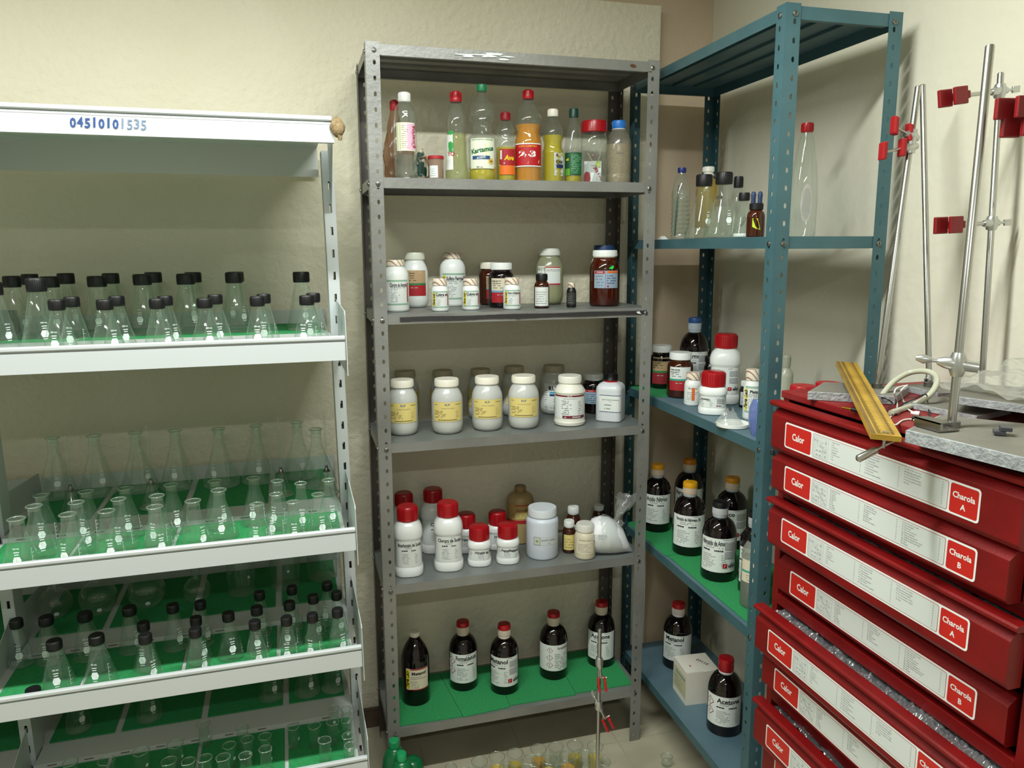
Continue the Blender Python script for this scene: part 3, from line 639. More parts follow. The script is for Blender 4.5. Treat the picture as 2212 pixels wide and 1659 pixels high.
def knot(u_, v_):
    a = 2 * math.pi * u_; c = Vector((.014, .110)) if v_ < .3 else Vector((.014 + .03 * (v_ - .3), .110 + .05 * (v_ - .3))); r = .018 * (1 - v_ / .3) + .006 if v_ < .3 else .006 + .045 * (v_ - .3) * (1 + .5 * nz(a * 2, v_ * 6, 3))
    return bagv(c.x + r * math.cos(a) + .02 * max(0, v_ - .3), c.y - .012 + .055 * v_ + .012 * nz(a * 2, v_ * 5, 1), r * math.sin(a))
crump(knot, 26, 14, 'knotted_neck', BAG, t)
s = Surf(lambda x, zz, L: tuple(bagv(x, zz, -math.sqrt(max(.0001, .0575 ** 2 - (zz - .056) ** 2)) - .001))); s.text('FOSFATO', -.040, .078, INKG, h=.006, rot=-.05); s.rect(-.072, -.058, .066, .074, LGREY); s.text('1 KG', -.036, .068, INKG, h=.005); s.done('print', t)
# ---------------------------------------------------------------- grey rack, fourth shelf
z = GZ[3]
MILKP = thin('#e0e4de', .3, .05, .62, '#e6eae6', rough=.25, name='milky_plastic')
def pj(u, w_, vt, vb, lab, back=False, off=0, cm=None):
    P, R, H = place(u, w_, vt, z, vb)
    vessel('powder_jar', lab, 'jar', 'milky jars with yellow labels on the fourth grey shelf', P, R, H, 'jar', MILKP, [cm or PWC], art=lambda s, R, H: art_puf(s, R, H, off=off), fill=(POWD, 0, .34 if not back else .42))
for k, (u, w_, vt, vb) in enumerate(((872, 64, 820, 944), (967, 67, 818, 941), (1053, 66, 813, 934), (1131, 66, 811, 930))):
    pj(u, w_, vt, vb, 'milky plastic jar of white powder with yellow label, %s in the front row' % ['leftmost', 'second from left', 'third from left', 'fourth from left'][k])
for k, (u, w_, vt, vb) in enumerate(((878, 57, 801, 911), (958, 54, 800, 909), (1039, 54, 797, 908), (1111, 54, 791, 902))):
    pj(u, w_, vt, vb, 'milky jar with dusty lid, %s in the row behind the yellow-labelled jars' % ['leftmost', 'second from left', 'third from left', 'fourth from left'][k], True, off=.35 if k in (0, 3) else -.55, cm=mat('#a89f86', .6))
P, R, H = place(1196, 58, 789, z, 898)
def a_(s, R, H):
    a, b = .10 * H, .66 * H; s.rect(-.75 * R, .9 * R, a, b, PAPER); s.text('RUF', 0, b - .017, INK, w=.75 * R, bold=.04); s.rect(-.3 * R, .9 * R, b - .034, b - .028, CYAN); s.rect(-.3 * R, .9 * R, b - .043, b - .036, NAVY)
    s.lines(-.7 * R, -.45 * R, a, b - .02, 9, INK, 2); s.lines(0, .8 * R, a + .006, b - .05, 5, INK, 4)
vessel('powder_jar', 'milky jar with black letters over two blue bars on its white label', 'jar', None, P, R, H, 'jar', MILKP, [mat('#a89f86', .6)], art=a_, fill=(POWD, 0, .6))
P, R, H = place(1230, 68, 811, z, 923)
def a_(s, R, H):
    a, b = .17 * H, .64 * H; s.rect(-1.1 * R, 1.1 * R, a, b, PAPER); s.rect(-1.1 * R, 1.1 * R, b - .0055, b, MAROON); s.text('Faga-Lab', 0, b - .0028, PAPER, h=.0042, shear=.3, bold=.02)
    s.rect(-.45 * R, 1.1 * R, a, a + .009, MAROON); s.text('FAGALAB', .45 * R, a + .0045, PAPER, h=.005, shear=.3, bold=.03); s.poly([(-.38 * R, a + .002), (-.3 * R, a + .003), (-.26 * R, a + .007), (-.22 * R, a + .003), (-.14 * R, a + .002)], PAPER)
    s.text('Carbonato de Calcio R. A.', .05 * R, b - .0105, INK, h=.003, fit=1.2 * R); s.lines(-.5 * R, .2 * R, a + .012, b - .015, 8, INK, 3); s.lines(.55 * R, .85 * R, a + .012, b - .018, 8, INK, 5)
vessel('powder_tub', 'cream white jar labelled Carbonato de Calcio between two maroon bands', 'jar', None, P, R, H, None, mat('#e0e0d2', .35), [mat('#e3e4d8', .35)], art=a_,
       body=[(.88, 0), (.97, .02), (.99, .06), (1, .075), (.97, .09), (.96, .16), (.96, .66), (1, .675), (.99, .70), (.84, .775), (.70, .82), (.68, .83), (.68, .86)], caps=[('cap', [(.71, .86), (.73, .865), (.73, .985), (.70, 1.0)])])
P, R, H = place(1281, 48, 807, z, 895)
def a_(s, R, H):
    a, b = .26 * H, .62 * H; s.rect(-.8 * R, .9 * R, a, b, mat('#8fa9bd', .6)); s.rect(-.8 * R, .3 * R, b - .008, b, CRED); s.text('Analytyka', -.25 * R, b - .004, PAPER, h=.004, shear=.3, fit=.95 * R); s.lines(-.7 * R, .7 * R, a + .003, b - .012, 5, INK, 2)
vessel('reagent_jar', 'dark jar with white lid and pale blue label behind the square white bottle', 'jar', None, P, R, H, 'wide', AMBER, [PW], art=a_)
P, R, H = place(1318, 61, 806, z, 913)
def a_(s, R, H):
    a, b = .20 * H, .56 * H; s.rect(-.55 * R, .9 * R, a, b, PAPER); s.rect(-.55 * R, .95 * R, b, b + .002, NAVY); s.rect(-.55 * R, .95 * R, a + .002, a + .004, NAVY); s.text('Sodio Tiosulfato Pentahidrato', .2 * R, b - .013, INK, h=.0035, fit=1.15 * R); s.text('P. 500g', .2 * R, b - .019, INKG, h=.0028); s.lines(-.2 * R, .6 * R, a + .008, b - .024, 2, INKG, 1)
vessel('reagent_bottle', 'square white bottle with black cap and red ring labelled in blue-ruled paper', 'bottle', None, P, R * .93, H, None, mat('#cfd4d8', .35), [RED2, BLACK2], sq=5, art=a_, rz=-.25,
       body=[(.93, 0), (1, .02), (1, .66), (.97, .72), (.80, .78), (.55, .81), (.50, .82)], caps=[('seal_ring', [(.50, .815), (.52, .82), (.52, .845), (.48, .85)]), ('cap', [(.50, .85), (.52, .86), (.47, .90), (.43, .92), (.44, .985), (.38, 1.0)])])
# ---------------------------------------------------------------- grey rack, third shelf
z = GZ[2]
def fg(u, w_, vt, vb, ttl, lab, small, grp, **k):
    P, R, H = place(u, w_, vt, z, vb); vessel('reagent_bottle', lab, 'bottle', grp, P, R, H, 'fagas' if small else 'faga', PW, [STR], art=art_faga(ttl, small, z0=.13 if small else .14, z1=.62 if small else .62, **k), ridged=False)
fg(857, 56, 562, 675, 'Cloruro de Amonio', 'white bottle with striped seal labelled Cloruro de Amonio', False, 'large white bottles with striped seals', side=False)
fg(979, 56, 546, 663, 'Sulfato Ferroso', 'white bottle with striped seal labelled Sulfato Ferroso', False, 'large white bottles with striped seals')
fg(951, 38, 602, 674, 'Cobre en', 'small white bottle labelled Cobre, in front of the Sulfato Ferroso bottle at left', True, 'small white bottles with striped seals')
fg(1017, 38, 602, 671, 'Cobre en', 'small white bottle labelled Cobre, right of the Sulfato Ferroso bottle', True, 'small white bottles with striped seals')
fg(1106, 38, 600, 670, 'Cloruro de Manganeso', 'small white bottle with striped seal in front of the dark jars', True, 'small white bottles with striped seals')
P, R, H = place(898, 57, 546, z, 666)
vessel('powder_jar', 'white jar with tan and red label behind the Cloruro de Amonio bottle', 'jar', None, P, R, H, 'jar', PW, [mat('#d8dccd', .35)], art=art_sig(TAN, CGREEN, CRED, .22, .68))
P, R, H = place(1058, 46, 567, z, 660)
vessel('reagent_jar', 'brown jar with white lid half hidden by the jar of red and beige label', 'jar', None, P, R, H, 'wide', AMB2, [PWC], art=art_sig(TAN, mat('#7fa0a8', .6), CRED, .15, .68, x0=-.3, x1=1.0))
P, R, H = place(1083, 54, 568, z, 666)
vessel('reagent_jar', 'dark brown jar with white lid and beige, blue and red label', 'jar', None, P, R, H, 'wide', AMBER, [PW], art=art_sig(PAPERB, mat('#6fa0b8', .6), CRED, .12, .66, ('Sulfato', 'Cuprico'), x0=-.85, x1=.95))
P, R, H = place(1187, 59, 537, z, 659)
def a_(s, R, H):
    a, b = .38 * H, .68 * H; s.rect(-1.0 * R, -.35 * R, a + .01, b + .001, PAPER); s.lines(-.95 * R, -.45 * R, a + .015, b - .004, 3, INKG, 3); s.rect(-.3 * R, .85 * R, a - .006, b, PAPER); s.rect(-.3 * R, .85 * R, b - .004, b - .0005, CRED); s.rect(-.3 * R, .85 * R, a - .005, a, CRED); s.text('AZUFRE EN FLOR', .28 * R, b - .011, INKG, h=.0042, fit=1.05 * R); s.rect(-.3 * R, .85 * R, b - .0165, b - .016, INKG)
vessel('powder_jar', 'tall cloudy jar of pale yellow powder labelled Azufre en Flor', 'jar', None, P, R, H, 'jar', thin('#cdd0b4', .35, .05, .4, '#c7cba8', rough=.2, name='cloudy_plastic'), [mat('#cfd4cc', .4)], art=a_, fill=(mat('#b9b878', .7), 0, .55))
P, R, H = place(1170, 33, 592, z, 667)
vessel('reagent_bottle', 'small brown bottle with black cap and typed white label', 'bottle', None, P, R, H, 'sbrown', AMB2, [BLACK2], art=art_plain([], .07, .62, n=6, x0=-1, x1=1), seg=24)
P, R, H = place(1234, 21, 611, z, 665)
vessel('reagent_bottle', 'tiny black bottle with striped cap and faded dark label', 'bottle', None, P, R, H, 'sbrown', BLACK2, [STR], art=art_plain([], .12, .60, pap=mat('#2f332c', .6), n=4, x0=-1, x1=1), seg=20, ridged=False)
P, R, H = place(1305, 65, 541, z, 663)
def a_(s, R, H):
    a, b = .33 * H, .64 * H; s.rect(-.72 * R, 1.0 * R, a, b, mat('#93a9bb', .6)); s.rect(-.68 * R, .0 * R, b - .0095, b - .001, CRED); s.text('Analytyka', -.34 * R, b - .005, PAPER, h=.005, shear=.3, fit=.6 * R, bold=.02); s.rect(.16 * R, .95 * R, b - .0075, b - .001, ORANGE)
    s.rect(.05 * R, .07 * R, a, b, mat('#a05060', .6)); s.lines(-.6 * R, 0, a + .004, b - .012, 4, INKG, 2); s.lines(.15 * R, .8 * R, a + .012, b - .012, 4, NAVY, 4); s.poly([(.22 * R, a + .002), (.29 * R, a + .006), (.22 * R, a + .010), (.15 * R, a + .006)], CRED)
    s.poly([(.35 * R, .70 * H), (.55 * R, .735 * H), (.62 * R, .70 * H), (.5 * R, .66 * H), (.25 * R, .68 * H)], mat('#1fd24a', .6))
vessel('reagent_jar', 'large amber glass jar with white lid, pale blue label and bright green sticker', 'jar', None, P, R, H, None, AMBERG, [PW], art=a_, fill=(mat('#b05a1a', .5), 0, .42),
       body=[(.86, 0), (.95, .015), (1, .05), (1, .62), (.985, .68), (.92, .75), (.80, .81), (.76, .83), (.76, .87)], caps=[('cap', [(.78, .885), (.80, .89), (.80, .985), (.77, 1.0)])])
P, R, H = place(1305, 58, 530, z, y=-.10)
vessel('powder_jar', 'white jar with blue lid behind the large amber jar', 'jar', None, P, R, H, 'jar', mat('#d6d2c0', .4), [mat('#1c3a66', .4)])
# ---------------------------------------------------------------- grey rack, second shelf: kitchen oils and household bottles
z = GZ[1]
def oil(name, lab, u, w_, vt, y, body, caps, cms, fill=None, art=None, grp=None, M_=None, cat='bottle', seg=32, sq=2):
    P, R, H = place(u, w_, vt, z, y=y)
    return vessel(name, lab, cat, grp, P, R, H, None, M_ or GLASS2, cms, body=body, caps=caps, fill=fill, art=art, seg=seg, sq=sq)
def ribs(r, a, b_, n, d=.035):
    out = []
    for k in range(n): t0 = a + (b_ - a) * k / n; t1 = a + (b_ - a) * (k + .5) / n; out += [(r, t0), (r * (1 - d), t1)]
    return out + [(r, b_)]
FLIP = lambda a, rr=.36: [('cap', [(rr, a), (rr + .02, a + .01), (rr, 1 - .055), (rr * .82, 1 - .05), (rr * .8, .99), (rr * .7, 1)])]
OIL1 = mat('#b8a614', .12, 0, .5); OIL2 = mat('#c98a10', .12, 0, .5); OIL3 = mat('#c2b41c', .12, 0, .5)
OILT = thin('#e6d644', .3, .05, .62, '#e0cc1e', name='yellow_oil'); OILO = thin('#eba22a', .3, .05, .7, '#e89a10', name='orange_oil'); OILP = thin('#f0f0cc', .3, .03, .14, '#e6e6b8', name='pale_liquid'); WATER = thin('#f2f4ee', .3, .03, .12, '#d0d4c8', name='clear_liquid')
def a_(s, R, H):
    a, b = .32 * H, .64 * H; X0, X1 = -.8 * R, .92 * R; s.rect(X0, X1, a, b, mat('#e2dfcc', .5)); s.rect(X0 + .08 * R, X0 + .4 * R, a + .003, b - .003, mat('#b9cf8f', .5)); s.rect(.15 * R, X1, a + .003, b - .003, mat('#dfb6cf', .5))
    s.lines(X0 + .5 * R, .3 * R, a + .006, b - .006, 12, INKG, 5); s.text('glicerina', .78 * R, (a + b) / 2, CRED, w=(b - a) * .8, rot=math.pi / 2, bold=.02)
oil('plastic_bottle', 'tall clear bottle with white flip cap and pastel label, left end of shelf', 874, 50, 200, -.27,
    [(.85, 0), (.95, .02), (1, .05)] + ribs(1, .06, .28, 3, .04) + [(1, .30), (1, .66), (.98, .70), (.93, .73), (.9, .76), (.86, .80), (.7, .85), (.48, .88), (.42, .89)], [('cap', [(.46, .885), (.50, .89), (.52, .94), (.52, .975), (.44, .995), (.3, 1)])], [mat('#dfe0dc', .3)], (WATER, 0, .28), a_)
def a_(s, R, H):
    a, b = .13 * H, .52 * H; s.rect(-1.1 * R, -.3 * R, a, b, mat('#e4ebe2', .5)); s.rect(-.75 * R, -.25 * R, a + .05, b + .01, mat('#2f9a4c', .5)); s.text('YO', -.5 * R, a + .045, CRED, h=.013, bold=.03)
    s.poly([(-.55 * R, b - .022), (-.40 * R, b - .012), (-.45 * R, b - .002), (-.6 * R, b - .008)], PAPER)
oil('soap_bottle', 'clear dish soap bottle with red push cap and green label turned aside', 985, 52, 198, -.22,
    [(.92, 0), (1, .02), (1, .10), (.90, .2), (.86, .28), (.84, .42), (.80, .48), (.82, .56), (.86, .64), (.80, .70), (.68, .78), (.60, .84), (.52, .875), (.50, .88)], [('cap', [(.47, .88), (.48, .885), (.48, .925), (.42, .94), (.32, .945), (.32, .985), (.28, 1.0)])], [RED2], (OILP, 0, .54), a_)
def a_(s, R, H):
    a, b = .13 * H, .44 * H; X0, X1 = -.95 * R, .95 * R; hh = b - a; s.rect(X0, X1, a, b, mat('#dfe6cf', .5)); s.poly([(-.5 * R, a + .35 * hh), (.3 * R, a + .3 * hh), (.8 * R, a + .62 * hh), (.2 * R, a + .8 * hh), (-.5 * R, a + .6 * hh)], mat('#dcd944', .5))
    s.rect(-.75 * R, .55 * R, a + .30 * hh, a + .42 * hh, mat('#1f4c7c', .5)); s.text('ACEITE', -.1 * R, a + .36 * hh, PAPER, h=.006, rot=.12, bold=.02, fit=1. * R)
    s.text('Kartamus', 0, a + .62 * hh, mat('#14693a', .5), h=.014, rot=.16, bold=.04, fit=1.75 * R); s.text('ACEITE VEGETAL COMESTIBLE', 0, b - .004, mat('#2f6a3a', .6), h=.0035, fit=1.7 * R); s.text('980 mL', -.2 * R, a + .004, INK, h=.0045)
    for q in range(8): t_ = q * .785; s.poly([(.62 * R, a + .24 * hh), (.62 * R + .009 * math.cos(t_), a + .24 * hh + .009 * math.sin(t_)), (.62 * R + .009 * math.cos(t_ + .5), a + .24 * hh + .009 * math.sin(t_ + .5))], mat('#e0b314', .5))
    s.poly([(.62 * R + .003 * math.cos(t * .785), a + .24 * hh + .003 * math.sin(t * .785)) for t in range(8)], INK)
oil('oil_bottle', 'large pinched clear oil bottle with green cap, cream label and little oil left', 1041, 60, 184, -.24,
    [(.9, 0), (1, .02), (1, .10), (.97, .12), (1, .14), (1, .43), (.93, .47), (.74, .50), (.72, .60), (.76, .62), (.92, .65), (.98, .70), (.9, .76), (.62, .83), (.42, .88), (.30, .90), (.29, .935)], [('cap', [(.33, .93), (.35, .935), (.35, .99), (.33, 1.0)])], [mat('#1d7a4e', .35)], (OILT, 0, .15), a_)
def a_(s, R, H):
    a, b = .11 * H, .47 * H; X0, X1 = -.62 * R, 1.05 * R; hh = b - a; s.rect(X0, X1, a, b, CRED); s.rect(X0, X1, a, a + .36 * hh, mat('#e8731c', .5)); s.poly([(X0, a + .34 * hh), (X0 + .5 * R, a + .42 * hh), (X1, a + .30 * hh), (X1, a + .36 * hh), (X0 + .5 * R, a + .48 * hh), (X0, a + .38 * hh)], PAPER)
    s.rect(X0 + .08 * R, X0 + .26 * R, a + .6 * hh, b - .05 * hh, PAPER); s.text('Ave', .35 * R, a + .66 * hh, mat('#f0c818', .5), h=.015, bold=.04, shear=.2, fit=1.0 * R)
oil('oil_bottle', 'short clear oil bottle with dark red cap and red and orange label', 1092, 44, 243, -.22,
    [(.9, 0), (1, .03), (1, .08), (1, .5), (1.0, .54), (.93, .60), (.80, .66), (.86, .70), (.90, .74), (.7, .80), (.48, .86), (.40, .885)], FLIP(.885, .46), [mat('#8f1420', .35)], (OILT, 0, .50), a_)
def a_(s, R, H):
    a, b = .17 * H, .42 * H; X0, X1 = -1.1 * R, 1.1 * R; hh = b - a; s.rect(X0, X1, a, b, PAPER); s.rect(X0, X1, a + .05 * hh, b - .05 * hh, mat('#b3121f', .45)); s.text('ACEITE COMESTIBLE', -.05 * R, b - .13 * hh, mat('#e0a51c', .5), h=.0048, bold=.03, fit=1.5 * R)
    s.text('2-3', -.08 * R, a + .54 * hh, mat('#eceeea', .5), h=.019, w=1.25 * R, bold=.05); s.poly([(-.05 * R, a + .10 * hh), (.8 * R, a + .15 * hh), (.85 * R, a + .28 * hh), (0, a + .22 * hh)], mat('#dccf9a', .5))
oil('oil_bottle', 'large orange oil bottle with red cap and red label reading 2-3', 1141, 60, 195, -.22,
    [(.92, 0), (1, .02)] + ribs(1, .03, .15, 3, .03) + [(1, .17), (1, .43), (.97, .46), (.86, .52), (.84, .56), (.9, .60), (.97, .65), (.96, .70), (.80, .76), (.52, .84), (.36, .88), (.34, .90)], FLIP(.90, .37), [RED2], (OILO, 0, .625), a_)
def a_(s, R, H):
    a, b = .11 * H, .42 * H; X0, X1 = .15 * R, 1.15 * R; s.rrect(X0, X1, a, b, .003, PAPER); s.text('Crist', X0 + .55 * R, a + .6 * (b - a), INK, h=.010, bold=.03, fit=.9 * R); s.rect(X0 + .2 * R, X1, a + .34 * (b - a), a + .48 * (b - a), NAVY); s.poly([(X0 + .6 * R, b - .004), (X1, b - .002), (X1, b - .012)], mat('#d8c81c', .5)); s.poly([(X0 + .25 * R + .0035 * math.cos(t * .785), b - .008 + .0035 * math.sin(t * .785)) for t in range(8)], MAROON)
oil('oil_bottle', 'clear bottle of yellow oil with white cap and ribbed lower half', 1194, 48, 237, -.20,
    [(.9, 0), (1, .02)] + ribs(1, .03, .42, 7, .05) + [(.97, .44), (.85, .48), (.84, .56), (.93, .60), (.96, .66), (.9, .74), (.7, .80), (.45, .86), (.40, .90)], [('cap', [(.44, .90), (.46, .905), (.46, .985), (.42, 1.0)])], [mat('#e6e4d4', .35)], (OILT, 0, .65), a_)
def a_(s, R, H):
    a, b = .12 * H, .42 * H; s.rect(-1.15 * R, 1.1 * R, a, b, mat('#14502f', .5)); s.rect(-.3 * R, 1.05 * R, a + .004, b - .004, mat('#1f6a3c', .5)); s.lines(-.2 * R, .95 * R, a + .006, b - .006, 10, mat('#9fc3a4', .5), 4); s.rect(-1.15 * R, -.35 * R, a, a + .3 * (b - a), mat('#5aa02a', .5)); s.text('oil', -.7 * R, a + .7 * (b - a), mat('#e0d21c', .5), h=.008, bold=.04)
oil('oil_bottle', 'slim clear oil bottle with dark green cap and dark green label', 1239, 39, 236, -.20,
    [(.9, 0), (1, .02), (1, .44), (.97, .50), (.88, .60), (.80, .68), (.7, .76), (.5, .83), (.40, .87), (.40, .89)], [('cap', [(.46, .885), (.50, .89), (.50, .985), (.46, 1.0)])], [mat('#123f33', .35)], (OILT, 0, .12), a_)
t = oil('glass_jar', 'clear jar with wide red lid holding a sachet and string', 1283, 56, 263, -.18,
    [(.92, 0), (1, .03), (1, .70), (.97, .76), (.90, .80), (.88, .82)], [('cap', [(.94, .82), (.99, .83), (.99, .96), (.94, 1.0)])], [RED2], cat='jar')
P = Vector(t.location); R = .038
s = Surf(lambda x, zz, L: (x, -.012 - L + .004 * math.sin(x * 90 + zz * 60), zz), .01)
s.rect(-.030, .024, .003, .072, mat('#dfe2e0', .3)); s.poly([(-.03, .012), (-.012, .006), (-.006, .03), (-.018, .048), (-.03, .045)], CRED); s.poly([(-.024, .052), (-.014, .056), (-.012, .066), (-.026, .068)], CRED); s.poly([(.004, .058), (.02, .052), (.022, .07), (.010, .072)], mat('#b5c83a', .5))
s.text('JELLO', .012, .034, CRED, w=.046, h=.012, rot=-1.15, bold=.03); s.text('SABOR FRESA', -.004, .058, CRED, h=.003)
s.b.tube([(-.012, 0, .072), (-.004, -.004, .085), (.002, .002, .098)], .0012, 6).use(mat('#c9bb95', .8)).tube([(-.02, .004, .10), (-.006, -.006, .075), (.012, .004, .07), (.02, 0, .09), (.022, .004, .115)], .0013, 6)
o = s.done('sachet', None, loc=P + Vector((0, 0, .003))); o.rotation_euler = (0, 0, face(P)); tag(o, 'white and red gelatin sachet with a string inside the red-lidded jar', 'packet')
SAND = noisy('#bda98a', '#e6d6b8', 220, .9, detail=2, lo=.3, hi=.7)
def a_(s, R, H): s.text('Goma', .1 * R, .50 * H, INKG, h=.006, shear=.3)
oil('plastic_jar', 'clear plastic jar of pale sand with bright blue cap at the right end', 1336, 55, 262, -.16,
    [(.92, 0), (1, .02), (1, .17), (.97, .19), (1, .21), (1, .62), (.96, .70), (.82, .78), (.56, .85), (.52, .87)], [('neck_ring', [(.50, .86), (.54, .865), (.54, .875), (.5, .88)]), ('cap', [(.50, .88), (.52, .885), (.52, .98), (.49, 1.0)])], [mat('#dfe3e8', .4), mat('#2f7fd6', .35)], (SAND, 0, .64), a_, M_=thin('#d9d8cc', .35, .05, .22, '#cfcdbd', rough=.15, name='hazy_plastic'), cat='jar')
P, R, H = place(942, 33, 338, z, y=-.24)
vessel('small_jar', 'small cloudy jar with thin red lid between the bag and the soap bottle', 'jar', None, P, R, H, None, thin('#d9cdbd', .3, .05, .5, '#b79a86', rough=.2, name='pink_plastic'), [CRED], art=art_plain([], .12, .6, n=4, x0=-.9, x1=.25), body=[(.95, 0), (1, .03), (1, .86)], caps=[('cap', [(1.0, .86), (1.04, .87), (1.04, .98), (1, 1)])])
P, R, H = place(852, 34, 217, z, y=-.13)
vessel('soap_bottle', 'bottle in brown film whose red cap shows behind the tall clear bottle', 'bottle', None, P, R, H, None, BROWNBAG, [RED2], body=[(.9, 0), (1, .03), (1, .6), (.9, .7), (.6, .82), (.45, .88)], caps=FLIP(.87, .5))
def film(u, v, y, wm, hm, dm, seed, f=1.):
    c = on(u, v, 1, y); c.z = z + .002
    def fn(a_, b_):
        th = 2 * math.pi * a_; hh = b_; r = (1 - .45 * hh ** 3) * (.85 + .3 * hh * (1 - hh) * 2) * (1 + .12 * nz(math.cos(th) * 2.2, math.sin(th) * 2.2, hh * 5 + seed) + .05 * nz(math.cos(th) * 7, math.sin(th) * 7, hh * 14 + seed))
        return (c.x + wm * r * math.cos(th), c.y + dm * r * math.sin(th), c.z + hm * hh * (1 + .06 * nz(th, seed, 2)))
    return fn
o = crump(film(862, 300, -.13, .050, .175, .040, 2), 40, 26, 'plastic_bag', BROWNBAG); tag(o, 'crumpled brown plastic bag pulled up behind the tall clear bottle', 'bag')
o = crump(film(906, 330, -.17, .022, .095, .024, 8), 34, 20, 'printed_bag', noisy('#c3b9a2', '#22463a', 45, .6, lo=.47, hi=.53)); tag(o, 'crumpled bag with dark green and white print right of the tall clear bottle', 'bag')
c0 = on(922, 375, 1, -.19)
o = MB().use(mat('#7a5236', .5)).tube([Vector((c0.x - .018, c0.y, z + .07)), Vector((c0.x - .002, c0.y, z + .075)), Vector((c0.x + .007, c0.y - .002, z + .045)), Vector((c0.x + .006, c0.y - .004, z + .02)), Vector((c0.x - .006, c0.y - .002, z + .010)), Vector((c0.x - .018, c0.y, z + .014))], [.0022, .003, .0026, .003, .0022, .002], 8).build('bag_handle', smooth=60); tag(o, 'brown looped bag handle hanging beside the printed bag', 'strap')
# ---------------------------------------------------------------- blue rack, second shelf
z = BZ[1]
def er(R, H, neck=.36, hn=.68):  # conical flask outline, fractions
    return [(.90, 0), (.98, .012), (1, .035), (.985, .075), (neck + .04, hn - .02), (neck, hn + .03), (neck, .83)]
def marks(ml, off=0, flip=False, size=1.):
    def f(s, R, H):
        x = off * R; zz = .27 * H; h = .0088 * size
        s.poly([(x - h * .6, zz - h * .9), (x + h * .6, zz - h * .9), (x + h * .95, zz), (x + h * .6, zz + h * .9), (x - h * .6, zz + h * .9), (x - h * .95, zz)], MARK)
        s.text(ml, x, zz + h * 2.9, MARK, h=.0034 * size, bold=.02); s.rect(x - h * .6, x + h * .6, zz + h * 1.9, zz + h * 2.1, MARK); s.rect(x - h * .5, x + h * .5, zz + h * 1.35, zz + h * 1.55, MARK)
        s.rect(x - h * .5, x + h * .5, zz - h * 1.4, zz - h * 1.2, MARK)
        x2 = x + .75 * R; s.rect(x2, x2 + .0006, .12 * H, .44 * H, MARK)
        for k in range(5): s.rect(x2, x2 + (.006 if k % 2 else .004), (.14 + .07 * k) * H, (.14 + .07 * k) * H + .0006, MARK)
    return f
def ring(r, z_, th, t):
    n = 28; b = MB().use(RIMG); b.tube([(r * math.sin(k * 6.28319 / n), -r * math.cos(k * 6.28319 / n), z_) for k in range(n + 1)], th, 6, cap=False); b.build('rim', t, smooth=80)
def flask(name, lab, grp, P, R, H, neck=.36, capped=True, art=None, fill=None, seg=28, hn=.68, caprr=None):
    bd = er(R, H, neck, hn); cp = None; rim = not capped
    if capped: r_ = caprr or neck + .06; caps = [('cap', [(r_, .82), (r_ + .01, .825), (r_ + .01, .985), (r_ - .03, 1.0)])]
    else: bd = [(a, b_ / .83 * .97 if b_ > .8 else b_) for a, b_ in bd] + [(neck + .08, .98), (neck + .09, .992), (neck + .05, 1.0), (neck - .03, .985), (neck - .03, .9)]; caps = []
    t = vessel(name, lab, 'flask', grp, P, R, H, None, GLASS, [BLACK], body=bd, caps=caps, art=art, fill=fill, seg=seg)
    if rim: ring((neck + .06) * R, H - .002, .0013, t)
    return t
P, R, H = place(1472, 42, 363, z, x=1.16)
vessel('plastic_bottle', 'ribbed clear water bottle with blue cap at the left of the second blue shelf', 'bottle', None, P, R, H, None, GLASS2, [mat('#1b2a6e', .35)], fill=(WATER, 0, .68), body=[(.9, 0), (1, .02)] + ribs(1, .04, .60, 9, .09) + [(.98, .64), (.88, .72), (.74, .80), (.55, .87), (.38, .91), (.37, .93)], caps=[('cap', [(.40, .93), (.42, .935), (.42, .99), (.39, 1)])],
       art=lambda s, R, H: s.poly([(-.62 * R, .05 * H), (-.45 * R, .05 * H), (-.3 * R, .4 * H), (-.2 * R, .75 * H), (-.35 * R, .75 * H), (-.55 * R, .4 * H)], mat('#16403c', .5)))
P, R, H = place(1529, 50, 361, z, x=1.30)
vessel('plastic_bottle', 'yellow-tinted bottle with white cap behind the two capped flasks', 'bottle', None, P, R, H, None, thin('#d9c47a', .3, .05, .5, '#c4a94e', rough=.2, name='yellow_plastic'), [mat('#e6e6dc', .35)], body=[(.92, 0), (1, .03), (1, .66), (.93, .76), (.7, .82), (.48, .845), (.45, .87)], caps=[('neck_ring', [(.46, .87), (.50, .88), (.50, .90), (.42, .905), (.42, .925)]), ('cap', [(.46, .925), (.50, .93), (.50, .99), (.45, 1)])])
g = 'capped flasks on the second blue shelf'
P, R, H = place(1520, 78, 378, z, x=1.165); flask('erlenmeyer_flask', 'black-capped conical flask right of the blue-capped water bottle', g, P, R, H, .36, fill=(WATER, 0, .17), art=marks('100', .3), caprr=.44)
P, R, H = place(1563, 82, 373, z, x=1.155); flask('erlenmeyer_flask', 'black-capped conical flask with handwriting, half full of clear liquid', g, P, R, H, .36, fill=(WATER, 0, .48), art=lambda s, R, H: (marks('100', .35)(s, R, H), s.text('h04', -.25 * R, .62 * H, INK, h=.010, shear=.3)), caprr=.44)
P, R, H = place(1594, 54, 382, z, x=1.27); flask('erlenmeyer_flask', 'black-capped flask standing behind the handwritten flask', g, P, R, H, .34, caprr=.36)
P, R, H = place(1606, 46, 417, z, x=1.14); flask('erlenmeyer_flask', 'small black-capped flask with white powder at its base beside the dropper bottle', g, P, R, H, .34, fill=(mat('#d9dcd8', .6), 0, .09), art=lambda s, R, H: s.text('NaCl', 0, .35 * H, INK, h=.008, rot=1.2, shear=.2), caprr=.5)
P, R, H = place(1632, 40, 440, z, x=1.135)
